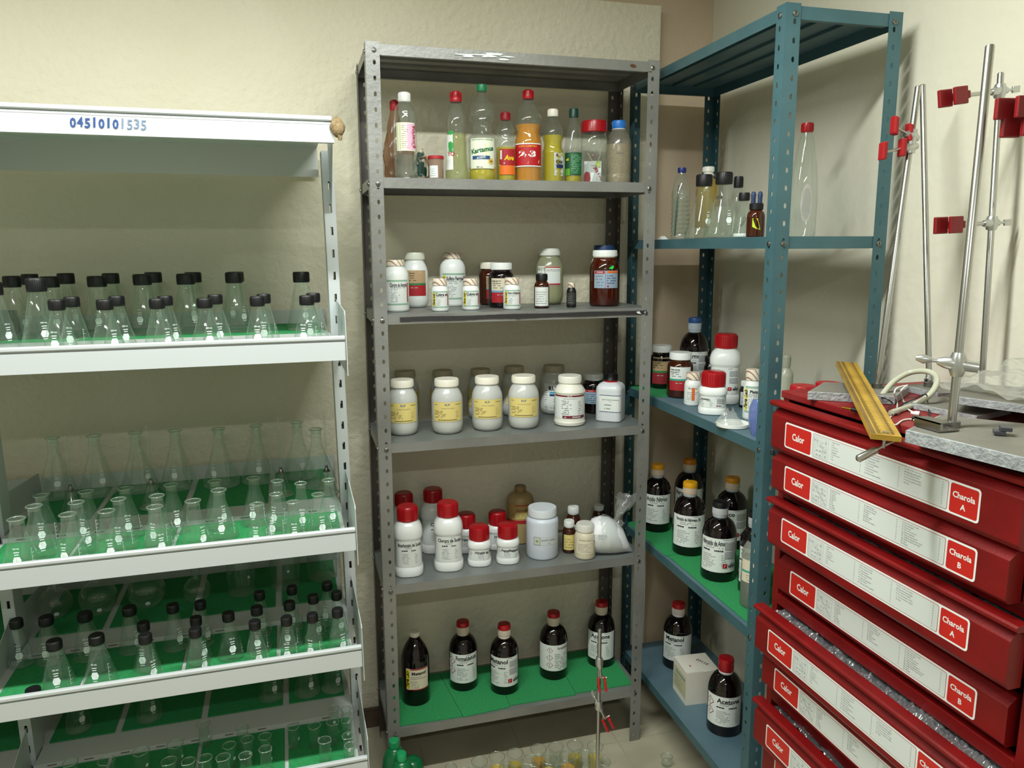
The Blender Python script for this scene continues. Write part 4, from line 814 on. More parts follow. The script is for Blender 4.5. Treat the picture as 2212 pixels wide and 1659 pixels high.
def drop(P, R, H, lab, name='dropper_bottle', glassm=AMB2, n=2, sticker=None, grp=None):
    t = vessel(name, lab, 'bottle', grp, P, R, H, None, glassm, [BLACK], art=sticker, body=[(.9, 0), (1, .03), (1, .58), (.97, .66), (.85, .74), (.66, .78), (.64, .80)], caps=[('cap', [(.70, .80), (.74, .81), (.74, .985), (.68, 1)])], seg=24)
    for k in range(n):
        x = (k - (n - 1) / 2) * R * .72; MB().use(mat('#1d3158', .5)).lathe([(R * .26, H * .99), (R * .24, H * 1.12), (R * .28, H * 1.25), (R * .2, H * 1.33), (.0005, H * 1.35)], 14, c=(x, 0)).build('rubber_bulb', t, smooth=60)
    return t
drop(P, R, H, 'amber dropper bottle with two blue rubber bulbs and a lime green sticker', sticker=lambda s, R, H: s.poly([(-.35 * R, .30 * H), (-.35 * R, .55 * H), (.2 * R, .55 * H), (.55 * R, .22 * H), (.1 * R, .24 * H)], mat('#b4cf2a', .6)))
P, R, H = place(1742, 62, 267, z, x=1.30)
vessel('plastic_bottle', 'tall tapering empty clear bottle with red cap right of the blue post', 'bottle', None, P, R, H, None, GLASS2, [RED2], body=[(.9, 0), (1, .02), (1, .36), (.95, .5), (.82, .64), (.66, .76), (.5, .86), (.36, .91), (.35, .93)], caps=[('cap', [(.40, .92), (.43, .925), (.43, .985), (.40, 1)])], art=lambda s, R, H: s.poly([(.25 * R + .42 * R * math.cos(t * .524), .30 * H + .17 * H * math.sin(t * .524)) for t in range(12)], mat('#d0cbc2', .6)))
c0 = on(1432, 510, 0, 1.13); c0.z = z + .001
o = crump(lambda a_, b_: (c0.x + .03 * (b_ - .5), c0.y + .034 * (a_ - .5), c0.z + .012 * math.sin(math.pi * a_) * math.sin(math.pi * b_) * (1 + .4 * nz(a_ * 5, b_ * 5, 1))), 10, 10, 'paper_scrap', mat('#e2e6e4', .6)); tag(o, 'crumpled white paper scrap at the left end of the second blue shelf', 'paper')
# ---------------------------------------------------------------- blue rack, middle shelf
z = BZ[2]
P, R, H = place(1427, 49, 746, z + .0035, 841); vessel('reagent_jar', 'dark jar with white lid, tan and red label, standing on the green mat', 'jar', None, P, R, H, 'wide', AMBER, [PW], art=art_sig(TAN, CGREEN, mat('#8a1c26', .6), .12, .74, ('Yodo',)))
P, R, H = place(1467, 56, 761, z, 862); vessel('reagent_jar', 'brown jar with white lid and white, green and red label beside the green mat', 'jar', None, P, R, H, 'wide', AMB2, [PW], art=art_sig(PAPER, TEAL, CRED, .18, .70, ('Yoduro de', 'Potasio')))
P, R, H = place(1500, 62, 686, z, y=-.205)
vessel('reagent_bottle', 'tall brown bottle with blue and white cap labelled Cloroformo', 'bottle', None, P, R, H, 'boston', AMBER, [mat('#aab4c0', .4), mat('#b9c3ce', .4), mat('#24508c', .4)], art=art_st('Cloroformo', .14, .55, -1.15, 1.15, tx=-.35, lg=True))
P, R, H = place(1534, 30, 770, z, y=-.30); vessel('reagent_jar', 'small dark jar with maroon and cream label tucked behind the tall red-capped bottle', 'jar', None, P, R, H, 'wide', AMBER, [BLACK2], art=art_sig(PAPERB, MAROON, PAPERB, .1, .6))
P, R, H = place(1563, 68, 721, z, 875); vessel('reagent_bottle', 'tall white bottle with red cap, largest on the middle blue shelf', 'bottle', None, P, R, H, 'hdpe', PW, [RED2], sq=2.7, art=art_st('(tin)', .155, .535, -.9, .9, tx=-.55, th=.011, lg=True))
P, R, H = place(1538, 62, 802, z, 898); vessel('reagent_bottle', 'small white bottle with wide red cap in front of the tall red-capped one', 'bottle', None, P, R, H, 'hdpes', PW, [RED2], sq=2.7, art=art_st('Acetato', .18, .43, -.9, .9, tx=-.5, th=.006, lg=True))
P, R, H = place(1495, 37, 804.5, z, 878); vessel('reagent_bottle', 'small white bottle with striped seal and orange bar on its label', 'bottle', None, P, R, H, 'fagas', PW, [STR], art=lambda s, R, H: (art_plain(['Benzoico'], .13, .62, n=5)(s, R, H), s.rect(-.1 * R, .25 * R, .17 * H, .56 * H, ORANGE)), ridged=False)
P, R, H = place(1625, 38, 798, z, y=-.66); vessel('reagent_bottle', 'white bottle with striped seal half hidden by the blue post', 'bottle', None, P, R, H, 'fagas', PW, [STR], art=art_faga('Plata', True), ridged=False)
P, R, H = place(1609, 28, 823, z, 882); vessel('reagent_bottle', 'small black bottle with white cap and white label beside the post', 'bottle', None, P, R, H, 'sbrown', BLACK2, [PW], art=art_plain(['Plata'], .1, .6, n=4, h=.006), seg=24)
P, R, H = place(1622, 22, 853, z, 897); drop(P, R, H * .95, 'small dark dropper bottle with one blue bulb in front of the post', glassm=BLACK2, n=1)
P = on(1583, 918, 2, z + .004); R = .045
t = thing('jar_cover', 'wide white plastic lid lying upside down near the front edge', 'lid', (P.x, P.y, z + .001))
MB().use(mat('#e3e6e2', .35)).lathe([(R * .95, 0), (R, .002), (R, .010), (R * .96, .0105), (R * .95, .004), (.0005, .003)], 40).build('lid_body', t, smooth=40)
o = crump(lambda a_, b_: (P.x - .005 + (.04 - .014 * b_) * (1 - .55 * b_) * math.cos(6.2832 * a_) * (1 + .25 * nz(math.cos(a_ * 6.28) * 2, math.sin(a_ * 6.28) * 2, b_ * 4)), P.y + .012 + (.034 - .01 * b_) * (1 - .7 * b_) * math.sin(6.2832 * a_), z + .0085 + .036 * b_ * (1 + .35 * nz(a_ * 9, b_ * 3, 5))), 34, 14, 'plastic_bag', BAG); tag(o, 'crumpled clear plastic bag lying in the upturned white lid', 'bag')
P = on(1631, 905, 1, -.84); 
def fn(a_, b_):
    th = 6.2832 * a_; k = math.sin(math.pi * min(max(b_, .03), .97)) ** .35; return (P.x + .0 + .010 * k * math.cos(th), P.y + .026 * k * math.sin(th) * (1 + .05 * nz(b_ * 6, th, 0)), z + .002 + .095 * b_)
t = crump(fn, 20, 16, 'liquid_pouch', thin('#c5cce6', .4, .08, .5, '#7d92d6', rough=.1, name='blue_pouch')); tag(t, 'upright clear pouch of blue liquid leaning behind the near blue post', 'pouch')
# ---------------------------------------------------------------- blue rack, fourth shelf
z = BZ[3] + .0045
for u, w_, vt, vb, ttl, kw, lab, top in (
    (1417, 60, 1002, 1150.6, 'Acido Nitrico', dict(tx=0), 'brown litre bottle with yellow cap labelled Nitrico, half behind the grey post', '#d2920f'),
    (1485, 62, 991, 1137, 'Peroxido de', dict(tx=-.2), 'brown litre bottle with orange cap at the back, behind the hydrogen peroxide bottle', '#c8780f'),
    (1485.5, 70, 1040, 1202, 'Peroxido de Hidrogeno 3%', dict(tx=-.05), 'brown litre bottle with yellow cap labelled de Hidrogeno 3%', '#d79c10'),
    (1576, 69, 1030, 1187, 'Nitrico', dict(tx=-.35, lg=True), 'brown litre bottle with orange cap behind the black-capped Amonio bottle', '#c8850f'),
    (1549, 76, 1082, 1258, 'Hidroxido de Amonio', dict(tx=-.25, lg=True), 'brown litre bottle with black and white cap labelled Amonio', '#0e0f14'),
    (1629, 60, 1104, None, 'Zorb', dict(tx=-.4), 'dark bottle with white label partly behind the near blue post', '#0e0f14')):
    P, R, H = place(u, w_, vt, z, vb, y=None if vb else -.70)
    wt = mat('#c2c6c9', .4) if 'Amonio' in ttl or ttl == 'Zorb' else mat('#cdbda9', .4)
    vessel('reagent_bottle', lab, 'bottle', 'litre bottles on the fourth blue shelf', P, R, H, 'boston', AMBER, [mat('#9aa4a8', .4), wt, mat(top, .4)], art=art_st(ttl, .13, .575, -1.15, 1.15, **kw))
P, R, H = place(1624, 56, 1158, z, 1318)
vessel('reagent_bottle', 'hazy clear bottle of grey liquid with cream and green label behind the near blue post', 'bottle', None, P, R, H, None, thin('#cfd2c8', .35, .05, .35, '#b9bdb2', rough=.15, name='hazy_bottle'), [BLACK2], fill=(mat('#4a4f42', .4), 0, .40), art=lambda s, R, H: (s.rect(-1.1 * R, .9 * R, .38 * H, .70 * H, PAPERB), s.rect(-1.1 * R, .9 * R, .52 * H, .55 * H, TEAL), s.lines(-.6 * R, .6 * R, .40 * H, .50 * H, 3, INKG, 2)), body=[(.9, 0), (1, .03), (1, .74), (.93, .82), (.7, .9), (.5, .93)], caps=[('cap', [(.52, .93), (.55, .935), (.55, .99), (.5, 1)])])
# ---------------------------------------------------------------- blue rack, lowest shelf
z = BZ[4]
P, R, H = place(1461, 63, 1301, z, 1449); vessel('reagent_bottle', 'brown litre bottle with red and white cap labelled Metanol, behind the white box', 'bottle', None, P, R, H, 'boston', AMBER, [mat('#cdd0cf', .4), mat('#d5c9c4', .4), RED], art=art_st('Metanol', .15, .56, -1.15, 1.15, tx=-.2, lg=False))
P, R, H = place(1561, 75, 1419, z, 1593); vessel('reagent_bottle', 'brown litre bottle with plain red cap labelled Acetona, nearest on the lowest blue shelf', 'bottle', None, P, R, H, 'boston', AMBER, [mat('#cdd0cf', .4), RED, RED], art=art_st('Acetona', .15, .56, -1.15, 1.15, tx=.25, ghs=2))
bl, fl = on(1453.5, 1486, 2, z), on(1480.5, 1525, 2, z); ed = fl - bl; wid = math.hypot(ed.x, ed.y); ex = ed.normalized(); ey = Vector((-ex.y, ex.x, 0)); 
hB = .115; dB = .112
t = thing('carton', 'white cardboard box with loose top flap and number 52115 between the two bottles', 'box', fl); b = MB().use(noisy('#dcd9cb', '#e0ddd0', 20, .7))
O = Vector((0, 0, .001)); ex2, ey2 = ex, ey
def bx(a, c, h): return O - ex2 * a + ey2 * c + Vector((0, 0, h))
b.add([bx(0, 0, 0), bx(wid, 0, 0), bx(wid, dB, 0), bx(0, dB, 0), bx(0, 0, hB), bx(wid, 0, hB), bx(wid, dB, hB), bx(0, dB, hB)], [(0, 1, 2, 3), (4, 5, 6, 7), (0, 1, 5, 4), (1, 2, 6, 5), (2, 3, 7, 6), (3, 0, 4, 7)]); b.build('box_body', t)
MB().use(mat('#dedbcd', .7)).add([bx(.002, -.001, hB + .0008), bx(wid, .0, hB + .0015), bx(wid, dB, hB + .002), bx(.004, dB, hB + .002), bx(-.001, dB * .55, hB - .001), bx(.001, dB * .5, hB + .001)], [(0, 1, 2, 3, 4, 5)]).build('flap', t, solid=.0008)
s = Surf(lambda x, zz, L: tuple(bx(wid - x, -L, zz)), .05); s.rect(.006, wid - .004, .02, hB - .02, mat('#c3c09a', .6)); s.rect(.02, wid - .01, hB - .036, hB - .032, mat('#2b7aa0', .6)); s.lines(.012, wid - .012, .03, hB - .045, 8, INKG, 3); s.done('paper_label', t)
s = Surf(lambda x, zz, L: tuple(bx(wid * .5 + x, dB * .5 + zz, hB + .002 + L)), .05); s.text('52115', -.0, .022, INK, w=.045, h=.012, rot=2.6, bold=.02); s.rect(-.02, -.012, -.03, -.026, CRED); s.done('handwriting', t)
# ---------------------------------------------------------------- glassware on the white shelving
PEND = {}
LIM = {'front': (-.686, -.445), 'rear': (-.342, -.050), 'floor': (-.9, -.36)}
def queue(key, P, R, fn):
    """glassware of one tray is collected first, then slid apart so that no two pieces touch, then built"""
    PEND.setdefault(key, []).append([Vector(P), R, fn, Vector(P)])
def flush(key, xmin=-.744, xmax=.0925):
    L = PEND.pop(key, []); lo, hi = LIM[key if key == 'floor' else key[1]]
    for it in range(400):
        worst = 0
        for i, A in enumerate(L):
            for B in L[i + 1:]:
                dx, dy = B[0].x - A[0].x, B[0].y - A[0].y; n = math.hypot(dx, dy); need = A[1] + B[1] + .0012
                if n < need:
                    if n < 1e-6: dx, dy, n = .01, .003, .0105
                    k = (need - n) / n * .5; A[0].x -= dx * k; A[0].y -= dy * k; B[0].x += dx * k; B[0].y += dy * k
                    worst = max(worst, need - n)
                    if it > 120 and it % 20 == 0: q = 1 - min(.06, (need - n) / need); A[1] *= q; B[1] *= q
        for A in L:
            if it < 60: A[0] += (A[3] - A[0]) * .04
            A[0].y = min(max(A[0].y, lo + A[1]), hi - A[1]); A[0].x = min(max(A[0].x, xmin + A[1]), xmax - A[1])
        if it > 60 and worst < 2e-4: break
    for A in L: A[2](A[0], A[1])
def row(items, tray, side, H, mode, mk, namer):
    n = len(items)
    for i, it in enumerate(items):
        u, v, w_ = it[:3]; deck = (DN if side == 'front' else DF)[tray] + .0042
        Hh = it[3] if len(it) > 3 and it[3] else H
        if mode == 'y': P = on(u, v, 1, H); Hh = P.z - deck
        else: P = on(u, v, 2, deck + Hh)
        rr = px_r(u, w_, P); P.z = deck
        mk(i, n, P, rr, Hh, side, tray, namer(i, n))
def mk_cap(ratio, ml, neck=.36, dirt=0):
    def f(i, n, P, rr, H, side, tray, lab):
        queue((tray, side), P, rr * ratio, lambda P, R: flask('capped_flask', lab, 'capped flasks on the ' + TR[tray], P, R, H, rr / R - .05, True, art=marks(ml, [.15, -.3, .5, -.1, .35][(i * 3 + n) % 5]), caprr=rr / R, hn=.765, seg=24))
    return f
def mk_open(ratio, ml, neck=.36):
    def f(i, n, P, rr, H, side, tray, lab):
        queue((tray, side), P, rr * ratio, lambda P, R: flask('conical_flask', lab, 'open conical flasks on the ' + TR[tray], P, R, H, rr / R - .07, False, art=marks(ml, [.2, -.4, .45, 0, -.2][(i * 2 + n) % 5]), hn=.73, seg=24))
    return f
NM = lambda what, where: (lambda i, n: '%s, %s in the %s' % (what, ordn(i, n), where))
# top glass tray
row([(121, 647, 37), (225, 647, 36), (338, 645, 33), (441, 644, 33), (555, 640, 31), (662, 638, 31)], 1, 'front', -.625, 'y', mk_cap(2.35, '250 mL'), NM('black-capped 250 mL flask', 'nearest row of the top tray'))
row([(152, 641, 35), (251, 639, 34), (356, 639, 32), (464, 636, 31), (569, 635, 29), (676, 633, 29)], 1, 'front', -.53, 'y', mk_cap(2.3, '250 mL'), NM('black-capped 250 mL flask', 'second row of the top tray'))
row([(12, 609, 42), (50, 601, 46)], 1, 'front', -.50, 'y', mk_cap(2.2, '600 mL'), lambda i, n: 'large black-capped 600 mL flask, %s one of two at the tray end' % ['left', 'right'][i])
row([(20, 596, 40), (105, 597, 42), (208, 596, 42), (306, 592, 40), (400, 591, 39), (504, 588, 36), (650, 587, 35)], 1, 'rear', -.255, 'y', mk_cap(2.05, '500'), NM('tall black-capped flask', 'third row of the top tray'))
row([(47, 592, 38), (141, 590, 38), (238, 590, 37), (330, 588, 37), (416, 588, 36), (508, 587, 35)], 1, 'rear', -.115, 'y', mk_cap(2.05, '500'), NM('tall black-capped flask', 'rearmost row of the top tray'))
# second glass tray, rear: tall open flasks and upturned funnels
row([(106, 945, 34), (189, 940, 34), (281, 934, 32), (368, 929, 31), (471, 925, 30), (553, 918, 29), (641, 911, 28), (711, 936, 30)], 2, 'rear', .176, 'z', mk_open(2.75, '500', .3), NM('large open conical flask', 'rear half of the second tray'))
def funnel(i, u, v, wpx, ustem, vstem):
    d = DF[2] + .0042; yy = [-.30, -.30, -.29, -.305][i]; P = on(u, v, 1, yy); hz = P.z - d; R = px_r(u, wpx, P); st = on(ustem, vstem, 1, yy + .004); hs = max(st.z - d, hz + .05)
    R = min(R, .032); hz = min(max(hz, R * 1.1), .075); P.z = d + .0005
    def mk(P, R):
        t = thing('glass_funnel', 'upturned glass funnel with long stem, %s on the second tray' % ordn(i, 4), 'funnel', P, 0, 'upturned funnels')
        MB().use(GLASS).lathe([(R, 0), (R, .001), (R * .97, .004), (R * .55, hz * .5), (.004, hz)], 28).build('cone', t, smooth=50)
        MB().use(GLASS).lathe([(.004, hz), (.0035, hz + .02), (.0033, hs)], 12, close=True).build('stem', t, smooth=50)
        MB().use(thin('#5f7a68', .5, .2, .2, '#40584a', name='thick_glass')).lathe([(.011, hz - .010), (.0045, hz), (.0042, hz + .006)], 16, close=True).build('collar', t, smooth=50); ring(R, .001, .0011, t)
    queue((2, 'rear'), P, R, mk)
for i, a in enumerate(((150, 1037, 62, 142, 940), (325, 1028, 62, 315, 918), (606, 1003, 62, 599, 901), (706, 993, 55, 697, 890))): funnel(i, *a)
flush((2, 'rear')); flush((1, 'front')); flush((1, 'rear'))
row([(95, 1062, 36), (190, 1055, 34), (272, 1050, 33), (372, 1040, 32), (465, 1034, 30), (548, 1028, 30), (618, 1041, 27), (675, 1042, 26), (731, 1036, 27)], 2, 'front', .125, 'z', mk_open(2.25, '250 mL'), NM('open conical flask', 'third row of the second tray'))
row([(72, 1092, 38), (164, 1084, 36), (253, 1079, 34), (338, 1071, 34), (467, 1059, 34)], 2, 'front', .124, 'z', mk_open(2.3, '250 mL'), NM('open conical flask', 'second row of the second tray'))
row([(31, 1123, 42), (145, 1112, 40), (230, 1101, 38), (331, 1097, 37), (422, 1078, 35), (560, 1091, 29, .108), (607, 1065, 28, .112), (645, 1086, 27, .106), (668, 1065, 28, .110)], 2, 'front', .122, 'z', mk_open(2.2, '125 mL'), NM('open conical flask', 'nearest row of the second tray'))
flush((2, 'front'))
# third glass tray: three rows of small capped flasks in front, round-bottomed flasks and beakers behind
row([(116, 1383, 35), (207.6, 1371, 34), (313, 1369.5, 29), (419, 1363, 27), (549.5, 1343, 25), (621, 1335.6, 24), (683, 1326, 23), (747, 1312.6, 23)], 3, 'front', .122, 'z', mk_cap(2.35, '125 mL'), NM('black-capped small flask', 'nearest row of the third tray'))
row([(187, 1315, 32), (309, 1344, 27), (372.5, 1305, 26), (422.5, 1334, 25), (492.6, 1323, 26), (554, 1310, 25), (627.5, 1298.6, 24), (690, 1283.5, 23)], 3, 'front', .120, 'z', mk_cap(2.3, '125 mL'), NM('black-capped small flask', 'middle row of the third tray'))
row([(10, 1335, 30), (101, 1328, 33), (281, 1305, 31), (432, 1298.5, 24), (560, 1278, 23), (630, 1266, 22), (706, 1253, 22), (745, 1276, 22)], 3, 'front', .120, 'z', mk_cap(2.1, '125 mL'), NM('black-capped small flask', 'rear row of the third tray'))
def round_flask(i, n, u, v, wpx):
    d = DF[3] + .0042; P = on(u, v, 2, d + .045); R = min(px_r(u, wpx, P), .062); P.z = d
    queue((3, 'rear'), P, R, lambda P, R: round_flask2(i, n, P, R))
def round_flask2(i, n, P, R):
    pr = [(.35 * R, 0)] + [(R * math.sin(a), R * .93 - R * math.cos(a) * .99) for a in (.45, .8, 1.15, 1.5, 1.85, 2.2, 2.5, 2.72)] + [(.33 * R, R * 2.1), (.31 * R, R * 2.7), (.37 * R, R * 2.72), (.37 * R, R * 2.76), (.30 * R, R * 2.77)]
    pr = [(r, min(z_, .165)) for r, z_ in pr]
    t = thing('round_flask', 'clear round-bottomed flask, %s in the rear half of the third tray' % ordn(i, n), 'flask', P, face(P), 'round-bottomed flasks')
    MB().use(GLASS).lathe(pr, 32, close=True).build('flask_body', t, smooth=50)
    s = Surf(wrap(pr, R)); a = .007; s.poly([(a * math.cos(k * 1.047), R * .55 + a * math.sin(k * 1.047)) for k in range(6)], MARK); s.done('mark', t)
for i, a in enumerate(((119, 1300, 80), (212, 1292, 88), (317, 1278, 85), (425, 1268, 62))): round_flask(i, 4, *a)
BK = [(.93, 0), (1, .03), (1, .93), (1.06, .97), (1.10, 1.0), (1.05, .995)]
def beaker(P, R, H, lab, grp, fill=None, name='beaker', mark=True):
    t = thing(name, lab, 'beaker', P, face(P) + random.uniform(-1, 1), grp); b = MB().use(GLASS); b.lathe(sc_(BK, R, H), 28, close=True)
    for k, (x, y, z_) in enumerate(b.v):
        if z_ > .92 * H:
            th = math.atan2(x, -y); 
            if abs(th) < .3: f = 1 + .22 * (1 - abs(th) / .3); b.v[k] = (x * f, y * f, z_)
    b.build('beaker_body', t, smooth=40)
    n = 36; rp = []
    for k in range(n + 1):
        th = 6.28319 * k / n; th2 = th if th < math.pi else th - 6.28319; f = 1.08 * (1 + (.22 * (1 - abs(th2) / .3) if abs(th2) < .3 else 0)); rp.append((R * f * math.sin(th), -R * f * math.cos(th), H - .0006))
    MB().use(RIMG).tube(rp, .0011, 6, cap=False).build('rim', t, smooth=80)
    if mark: s = Surf(wrap(sc_(BK, R, H), R)); s.poly([(R * .9 + .0045 * math.cos(k * 1.047), .45 * H + .005 * math.sin(k * 1.047)) for k in range(6)], MARK); s.done('mark', t)
    if fill: MB().use(fill).lathe([(R * .9, .002), (R * .95, H * .1), (R * .95, H * .42)], 24).build('contents', t, smooth=40)
    return t
for i, (u, v, wpx, hh) in enumerate(((520, 1238, 62, .13), (615, 1225, 66, .14), (700, 1205, 66, .15))):
    d = DF[3] + .0042; P = on(u, v, 2, d + .06); R = min(px_r(u, wpx, P), .05); P.z = d
    queue((3, 'rear'), P, R * 1.2, lambda P, R, i=i, hh=hh: beaker(P, R / 1.2, hh, 'large clear beaker, %s in the rear half of the third tray' % ordn(i, 3), 'large beakers on the third tray'))
flush((3, 'front')); flush((3, 'rear'))
# bottom glass tray
for i, (u, v, wpx) in enumerate(((165, 1560, 62), (320, 1535, 60), (585, 1485, 56), (670, 1478, 58), (730, 1465, 57))):
    d = DF[4] + .0042; P = on(u, v, 2, d + .03); R = px_r(u, wpx, P); P.z = d
    queue((4, 'rear'), P, R, lambda P, R, i=i: flask('conical_flask', 'large clear flask, %s in the rear half of the bottom tray' % ordn(i, 5), 'flasks on the bottom glass tray', P, R, .15, .36, False, art=marks('500', .3), seg=24))
flush((4, 'rear'))
bl_ = [(152, 1646, 34), (229, 1642, 38), (304, 1622, 38), (378, 1606, 36), (365, 1643, 34), (409, 1643, 30), (440, 1561, 30), (441, 1637, 31), (482, 1635, 31), (495, 1609, 29), (523, 1572, 27), (530, 1631, 29), (534, 1596, 28), (572, 1590, 28), (573, 1617, 28), (633, 1569, 27), (679, 1567, 27), (701, 1598, 28), (721, 1530, 24), (724, 1558, 27), (754, 1530, 22), (764, 1552, 24), (766, 1586, 26), (777, 1610, 24)]
bl_.sort()
for i, (u, v, wpx) in enumerate(bl_):
    d = DN[4] + .0042; P = on(u, v, 2, d + .062); R = px_r(u, wpx, P) / 1.08; P.z = d
    queue((4, 'front'), P, R * 1.25, lambda P, R, i=i: beaker(P, R / 1.25, .062, 'small beaker, %s in the front half of the bottom tray' % ordn(i, len(bl_)), 'small beakers on the bottom glass tray'))
flush((4, 'front'))
# ---------------------------------------------------------------- floor: green bottles, beakers, small lab stand
GREENP = mat('#0c6a3a', .25, 0, .5); GREENC = mat('#12985a', .35)
for k, (u, vt, wpx, y) in enumerate(((851, 1598, 22, -.47), (867, 1626, 21, -.56))):
    P = on(u, vt, 1, y); r = px_r(u, wpx, P); H = P.z; P.z = .0005
    t = thing('green_bottle', ['tall green plastic bottle with green cap on the floor by the grey post', 'shorter green plastic bottle with green cap in front of the other one'][k], 'bottle', P, face(P))
    MB().use(GREENP).lathe([(.034, 0), (.038, .006), (.038, H - .09), (.034, H - .06), (.022, H - .03), (r * .8, H - .022)], 28).build('bottle_body', t, smooth=40)
    MB().use(GREENC).lathe([(r, H - .022), (r * 1.02, H - .02), (r * 1.02, H - .002), (r * .9, H)], 28).build('cap', t, smooth=40)
P = on(890, 1650, 1, -.40); o = MB().use(GREENP).lathe([(.03, 0), (.037, .006), (.037, P.z - .02), (.034, P.z + .0), (.025, P.z + .014), (.012, P.z + .02)], 26).build('green_canister', None, loc=(P.x, P.y, .0005), smooth=50); tag(o, 'round-shouldered green canister behind the two green-capped bottles', 'bottle')
fb = [(974, 1657, 25), (1038, 1644, 36), (1077, 1630, 35), (1110, 1619, 35), (1141, 1633, 34), (1161, 1608, 35), (1183, 1637, 34), (1195, 1616, 33), (1224, 1630, 35), (1242, 1610, 35), (1266, 1630, 34), (1284, 1613, 35), (1306, 1645, 26), (1005, 1668, 34), (1095, 1660, 34), (1150, 1664, 34), (1215, 1662, 34)]
fb.sort(); AMBL = [mat('#c98f1a', .2), mat('#b8a03a', .2), None, mat('#cdb24a', .2)]
for i, (u, v, wpx) in enumerate(fb):
    P = on(u, v, 2, .075); R = px_r(u, wpx, P) / 1.1; R = min(R, .024); P.z = .0006
    queue('floor', P, R * 1.22, lambda P, R, i=i: beaker(P, R / 1.22, .075, ('beaker with amber residue' if AMBL[i % 4] else 'empty beaker') + ' on the floor, %s of the group' % ordn(i, len(fb)), 'beakers on the floor in front of the grey rack', AMBL[i % 4], 'small_beaker', False))
flush('floor', xmax=1.02)
P = on(1440, 1640, 2, .02); P.z = .0006; beaker(P, .017, .03, 'tiny clear glass cup alone on the floor beside the blue rack', None, None, 'glass_cup', False)
# clamps ---------------------------------------------------------------
def jaw_clamp(name, label, rod, d, L, side, jawgap=.02, boss=True, group=None, jaw=(.026, .011, .018), screw=None, red=None, stag=0.):
    """boss head gripping the rod, an arm along d, two red-coated jaws spread along side"""
    rod, d, side = Vector(rod), Vector(d).normalized(), Vector(side).normalized(); side = (side - d * side.dot(d)).normalized(); up = d.cross(side)
    t = thing(name, label, 'clamp', rod, 0, group); O = Vector((0, 0, 0))
    b = MB().use(CAST).tube([O - d * .018, O - d * .006, O + d * .008, O + d * .02], [.006, .010, .010, .0065], 12)
    b.tube([Vector((0, 0, -.014)), Vector((0, 0, -.008)), Vector((0, 0, .008)), Vector((0, 0, .014))], [.009, .0115, .0115, .009], 12); b.build('boss_head', t, smooth=50)
    MB().use(STEEL).tube([O + d * .018, O + d * (L - jaw[0] - .004)], .0042, 10).tube([O + d * (L * .55), O + d * (L * .55) + side * .016], .0022, 8).build('arm', t, smooth=50)
    MB().use(CAST).tube([O - d * .018, O - d * .032], .003, 8).obox(O - d * .040, d, Vector((0, 0, 1)), side, .009, .0065, .0022).build('wing_screw', t, smooth=50, bevel=.001)
    RJ = mat('#7c0f15', .38) if red is None else red
    for s_ in (-1, 1):
        c = O + d * (L - jaw[0] * .5 + stag * s_) + side * s_ * jawgap * .5
        b = MB().use(RJ).obox(c, d, side, up, jaw[0] * .5, jaw[1] * .22, jaw[2] * .5); b.obox(c - d * jaw[0] * .58, d, side, up, jaw[0] * .12, jaw[1] * .2, jaw[2] * .22); b.build('jaw', t, bevel=.0018)
        MB().use(STEEL).tube([O + d * (L - jaw[0] * 1.6), c - d * jaw[0] * .55], .0022, 8).build('spring_arm', t, smooth=50)
    return t
st = on(1293, 1520, 1, -.60)
top_ = on(1296, 1360, 1, -.60)
t = thing('lab_stand', 'small steel rod stand rising in front of the grey rack', 'lab stand', (st.x, -.60, 0))
MB().use(mat('#8f8d84', .5)).box((-.05, -.12, .0005), (.05, .04, .010)).build('base_plate', t, bevel=.002)
MB().use(STEEL).lathe([(.0058, .010), (.0058, top_.z - .001), (.005, top_.z)], 16).build('rod', t, smooth=40)
for (v, d, L, lab, sd) in ((1452, Vector((.05, -.25, -1)), .085, 'upper red-jawed clamp on the small stand, its jaws pointing straight down', RGT), (1545, Vector((.45, -.1, -1)), .088, 'lower red-jawed clamp on the small stand, its jaws tilted to the right', Vector((1, 0, .4)))):
    q = on(1295, v - 22, 1, -.60); tt = jaw_clamp('lab_clamp', lab, (st.x, -.60, q.z), d, L, sd, jawgap=.019, jaw=(.034, .016, .020), red=mat('#b0141a', .35))
# ---------------------------------------------------------------- red drawer cabinet
CX = 1.05; CY0, CY1 = -1.056, -1.715; ZT = 1.36
cab = thing('drawer_cabinet', 'red metal drawer cabinet against the right wall, its labelled trays standing partly open', 'cabinet')
b = MB().use(CAB)
b.box((CX + .012, CY0 - .012, 0), (1.455, CY0, ZT - .016)); b.box((CX + .012, CY1, 0), (1.455, CY1 + .012, ZT - .016)); b.box((1.443, CY1 + .012, 0), (1.455, CY0 - .012, ZT - .016))
b.build('case', cab)
b = MB().use(CABT).box((CX - .004, CY1 - .004, ZT - .016), (1.457, CY0 + .004, ZT)); b.build('top_panel', cab, bevel=.002)
seams = [ZT - .016, 1.128, .868, .622, .370, .10]
for k, zz in enumerate(seams):
    if k: MB().use(CAB).box((CX, CY1 + .02, zz - .013), (CX + .02, CY0 - .02, zz + .013)).build('frame_rail', cab, bevel=.0015)
MB().use(CAB).box((CX, CY0 - .020, 0), (CX + .02, CY0, ZT - .016)).build('frame_post', cab, bevel=.0015); MB().use(CAB).box((CX, CY1, 0), (CX + .02, CY1 + .020, ZT - .016)).build('frame_post', cab, bevel=.0015)
LA1 = ['1. Agitador de vidrio', '2. Agua', '3. Caja de Petri', '4. Pinza para tubo', '5. Embudo', '6. Lampara de alcohol', '7. Liga', '8. Lupa']
